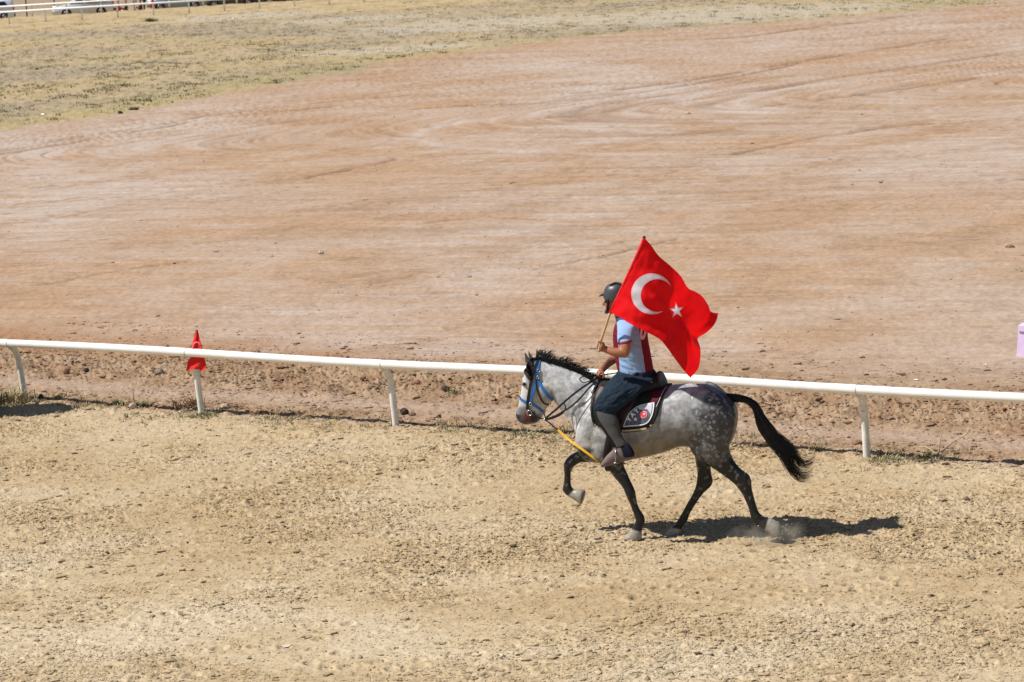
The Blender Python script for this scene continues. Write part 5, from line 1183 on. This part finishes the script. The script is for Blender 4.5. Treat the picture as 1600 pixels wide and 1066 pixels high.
tr_ = red_fl.node_tree.nodes.new('ShaderNodeBsdfTranslucent'); tr_.inputs[0].default_value = (.95, .004, .008, 1); ms_ = red_fl.node_tree.nodes.new('ShaderNodeMixShader'); ms_.inputs[0].default_value = .4
outn = red_fl.node_tree.nodes['Material Output']; red_fl.node_tree.links.new(bf.outputs[0], ms_.inputs[1]); red_fl.node_tree.links.new(tr_.outputs[0], ms_.inputs[2]); red_fl.node_tree.links.new(ms_.outputs[0], outn.inputs[0])
vs = [p for r in rows for p in r]; fs = [(i*nu+j, (i+1)*nu+j, (i+1)*nu+j+1, i*nu+j+1) for i in range(nv-1) for j in range(nu-1)]
def in_emblem(x, y, e=1.2):
    a = math.hypot(x-1018.5, y-459.3) < 32.0-e and math.hypot(x-1027, y-462) > 25.6+e
    if a: return True
    dx, dy_ = (x-1056.7)/.93, y-485; r = math.hypot(dx, dy_); th = (math.degrees(math.atan2(dy_, dx))+96) % 72; th = min(th, 72-th); th = math.radians(th)
    # edge from the outer point (13.6 at 0) to the notch (5.3 at 36 degrees)
    ax_, ay_, bx_, by_ = 13.6-e*1.5, 0, (5.3-e*.6)*math.cos(math.radians(36)), (5.3-e*.6)*math.sin(math.radians(36)); qx, qy = r*math.cos(th), r*math.sin(th)
    return (bx_-ax_)*(qy-ay_)-(by_-ay_)*(qx-ax_) > 0
CB = BVHTree.FromPolygons(vs, fs)
G_ = g.reshape(-1, 2); ins = [in_emblem(x, y) for x, y in G_]
fs = [f for f in fs if not all(ins[i] for i in f)]
cloth = obj('flag_cloth', vs, fs, red_fl, flag)
flw = M('flag_white_cloth', (.84, .83, .88), .75, 0, .2, .06, 20, .2, 90)
nf = flw.node_tree; tw = nf.nodes.new('ShaderNodeBsdfTranslucent'); tw.inputs[0].default_value = (.88, .87, .92, 1); mw = nf.nodes.new('ShaderNodeMixShader'); mw.inputs[0].default_value = .5
nf.links.new(nf.nodes['Principled BSDF'].outputs[0], mw.inputs[1]); nf.links.new(tw.outputs[0], mw.inputs[2]); nf.links.new(mw.outputs[0], nf.nodes['Material Output'].inputs[0])
def both_sides(name, pts, faces):
    m = MB(); a = [hit(x, y, CB, .0025)[0] for x, y in pts]; b = []
    for x, y in pts:
        p, n_ = hit(x, y, CB, 0); b.append(p-n_*.0025)
    m.add(a, faces); m.obj(name, flw, cloth)
oc, orr, ic, ir = (1018.5, 459.3), 32.0, (1027, 462), 25.6
a0 = math.atan2(462-459.3, 8.5); d_ = math.hypot(8.5, 2.7); cosA = (orr**2+d_**2-ir**2)/(2*orr*d_); half = math.acos(max(-1, min(1, cosA)))
pts = []; n = 48; k = 5
for i in range(n+1):
    t = a0+half+(2*math.pi-2*half)*i/n; ox, oy = oc[0]+orr*math.cos(t), oc[1]+orr*math.sin(t)
    d = math.atan2(oy-ic[1], ox-ic[0]); ix, iy = ic[0]+ir*math.cos(d), ic[1]+ir*math.sin(d)
    for q in range(k): s = q/(k-1); pts.append((ox*(1-s)+ix*s, oy*(1-s)+iy*s))
both_sides('crescent', pts, [(i*k+q, i*k+q+1, (i+1)*k+q+1, (i+1)*k+q) for i in range(n) for q in range(k-1)])
bd = []
for i in range(10):
    a = math.radians(-96+36*i); r1 = 13.6 if i % 2 == 0 else 5.3; a2 = math.radians(-96+36*(i+1)); r2 = 13.6 if i % 2 else 5.3
    for q in range(4): s = q/4; bd.append(((1-s)*r1*math.cos(a)+s*r2*math.cos(a2), (1-s)*r1*math.sin(a)+s*r2*math.sin(a2)))
pts = [(1056.7, 485)]; nb_ = len(bd)
for rr_ in (.25, .5, .75, 1): pts += [(1056.7+x*rr_*.93, 485+y*rr_) for x, y in bd]
fs = [(0, 1+(i+1) % nb_, 1+i) for i in range(nb_)]
for q in range(3): fs += [(1+q*nb_+i, 1+q*nb_+(i+1) % nb_, 1+(q+1)*nb_+(i+1) % nb_, 1+(q+1)*nb_+i) for i in range(nb_)]
both_sides('star', pts, fs)

# ================================================================== DUST BEHIND THE HIND HOOF
dc = V(1226, 840, -.14); m = MB(); m.ell(dc+Vector((-.15, 0, .03)), Vector((.42, 0, 0)), Vector((0, .25, 0)), Vector((0, 0, .17)), 20, 12)
dm = bpy.data.materials.new('dust'); dm.use_nodes = True; dn = dm.node_tree; dn.nodes.clear()
pv = dn.nodes.new('ShaderNodeVolumePrincipled'); pv.inputs['Color'].default_value = (.92, .80, .62, 1)
tcd = dn.nodes.new('ShaderNodeTexCoord'); nd = dn.nodes.new('ShaderNodeTexNoise'); nd.inputs['Scale'].default_value = 6; nd.inputs['Detail'].default_value = 4
dn.links.new(tcd.outputs['Object'], nd.inputs['Vector'])
mr_ = dn.nodes.new('ShaderNodeMapRange'); mr_.inputs[1].default_value = .42; mr_.inputs[2].default_value = .75; mr_.inputs[4].default_value = 8.0; dn.links.new(nd.outputs[0], mr_.inputs[0])
gd = dn.nodes.new('ShaderNodeTexGradient'); gd.gradient_type = 'SPHERICAL'; mp = dn.nodes.new('ShaderNodeMapping'); mp.inputs['Scale'].default_value = (1/.42, 1/.25, 1/.17); dn.links.new(tcd.outputs['Object'], mp.inputs[0]); dn.links.new(mp.outputs[0], gd.inputs[0])
mm = dn.nodes.new('ShaderNodeMath'); mm.operation = 'MULTIPLY'; dn.links.new(mr_.outputs[0], mm.inputs[0]); dn.links.new(gd.outputs['Fac'], mm.inputs[1]); dn.links.new(mm.outputs[0], pv.inputs['Density'])
od = dn.nodes.new('ShaderNodeOutputMaterial'); dn.links.new(pv.outputs[0], od.inputs['Volume'])
dust = m.obj('dust_puff', dm, None); _b = bmesh.new(); _b.from_mesh(dust.data); bmesh.ops.recalc_face_normals(_b, faces=_b.faces); _b.to_mesh(dust.data); _b.free(); cdst = dc+Vector((-.15, 0, .03)); dust.data.transform(Matrix.Translation(-cdst)); dust.location = cdst
tag(dust, 'thin puff of dust kicked up by the trailing hind hoof', 'dust', None, 'stuff')
# grains thrown up by the hoof
grm = M('flying_grit', (.62, .54, .42), .9)
m = MB(); rr = random.Random(9)
for i in range(46):
    p = V(rr.gauss(1222, 16), rr.gauss(828, 12), rr.uniform(-.3, .05)); s = rr.uniform(.002, .006)
    if p.z > .01: m.ell(p, Vector((s, 0, 0)), Vector((0, s, 0)), Vector((0, 0, s*.8)), 6, 4)
gr = m.obj('flying_grit', grm, None, False); tag(gr, 'grains of sand flying off the trailing hind hoof', 'grit', None, 'stuff')
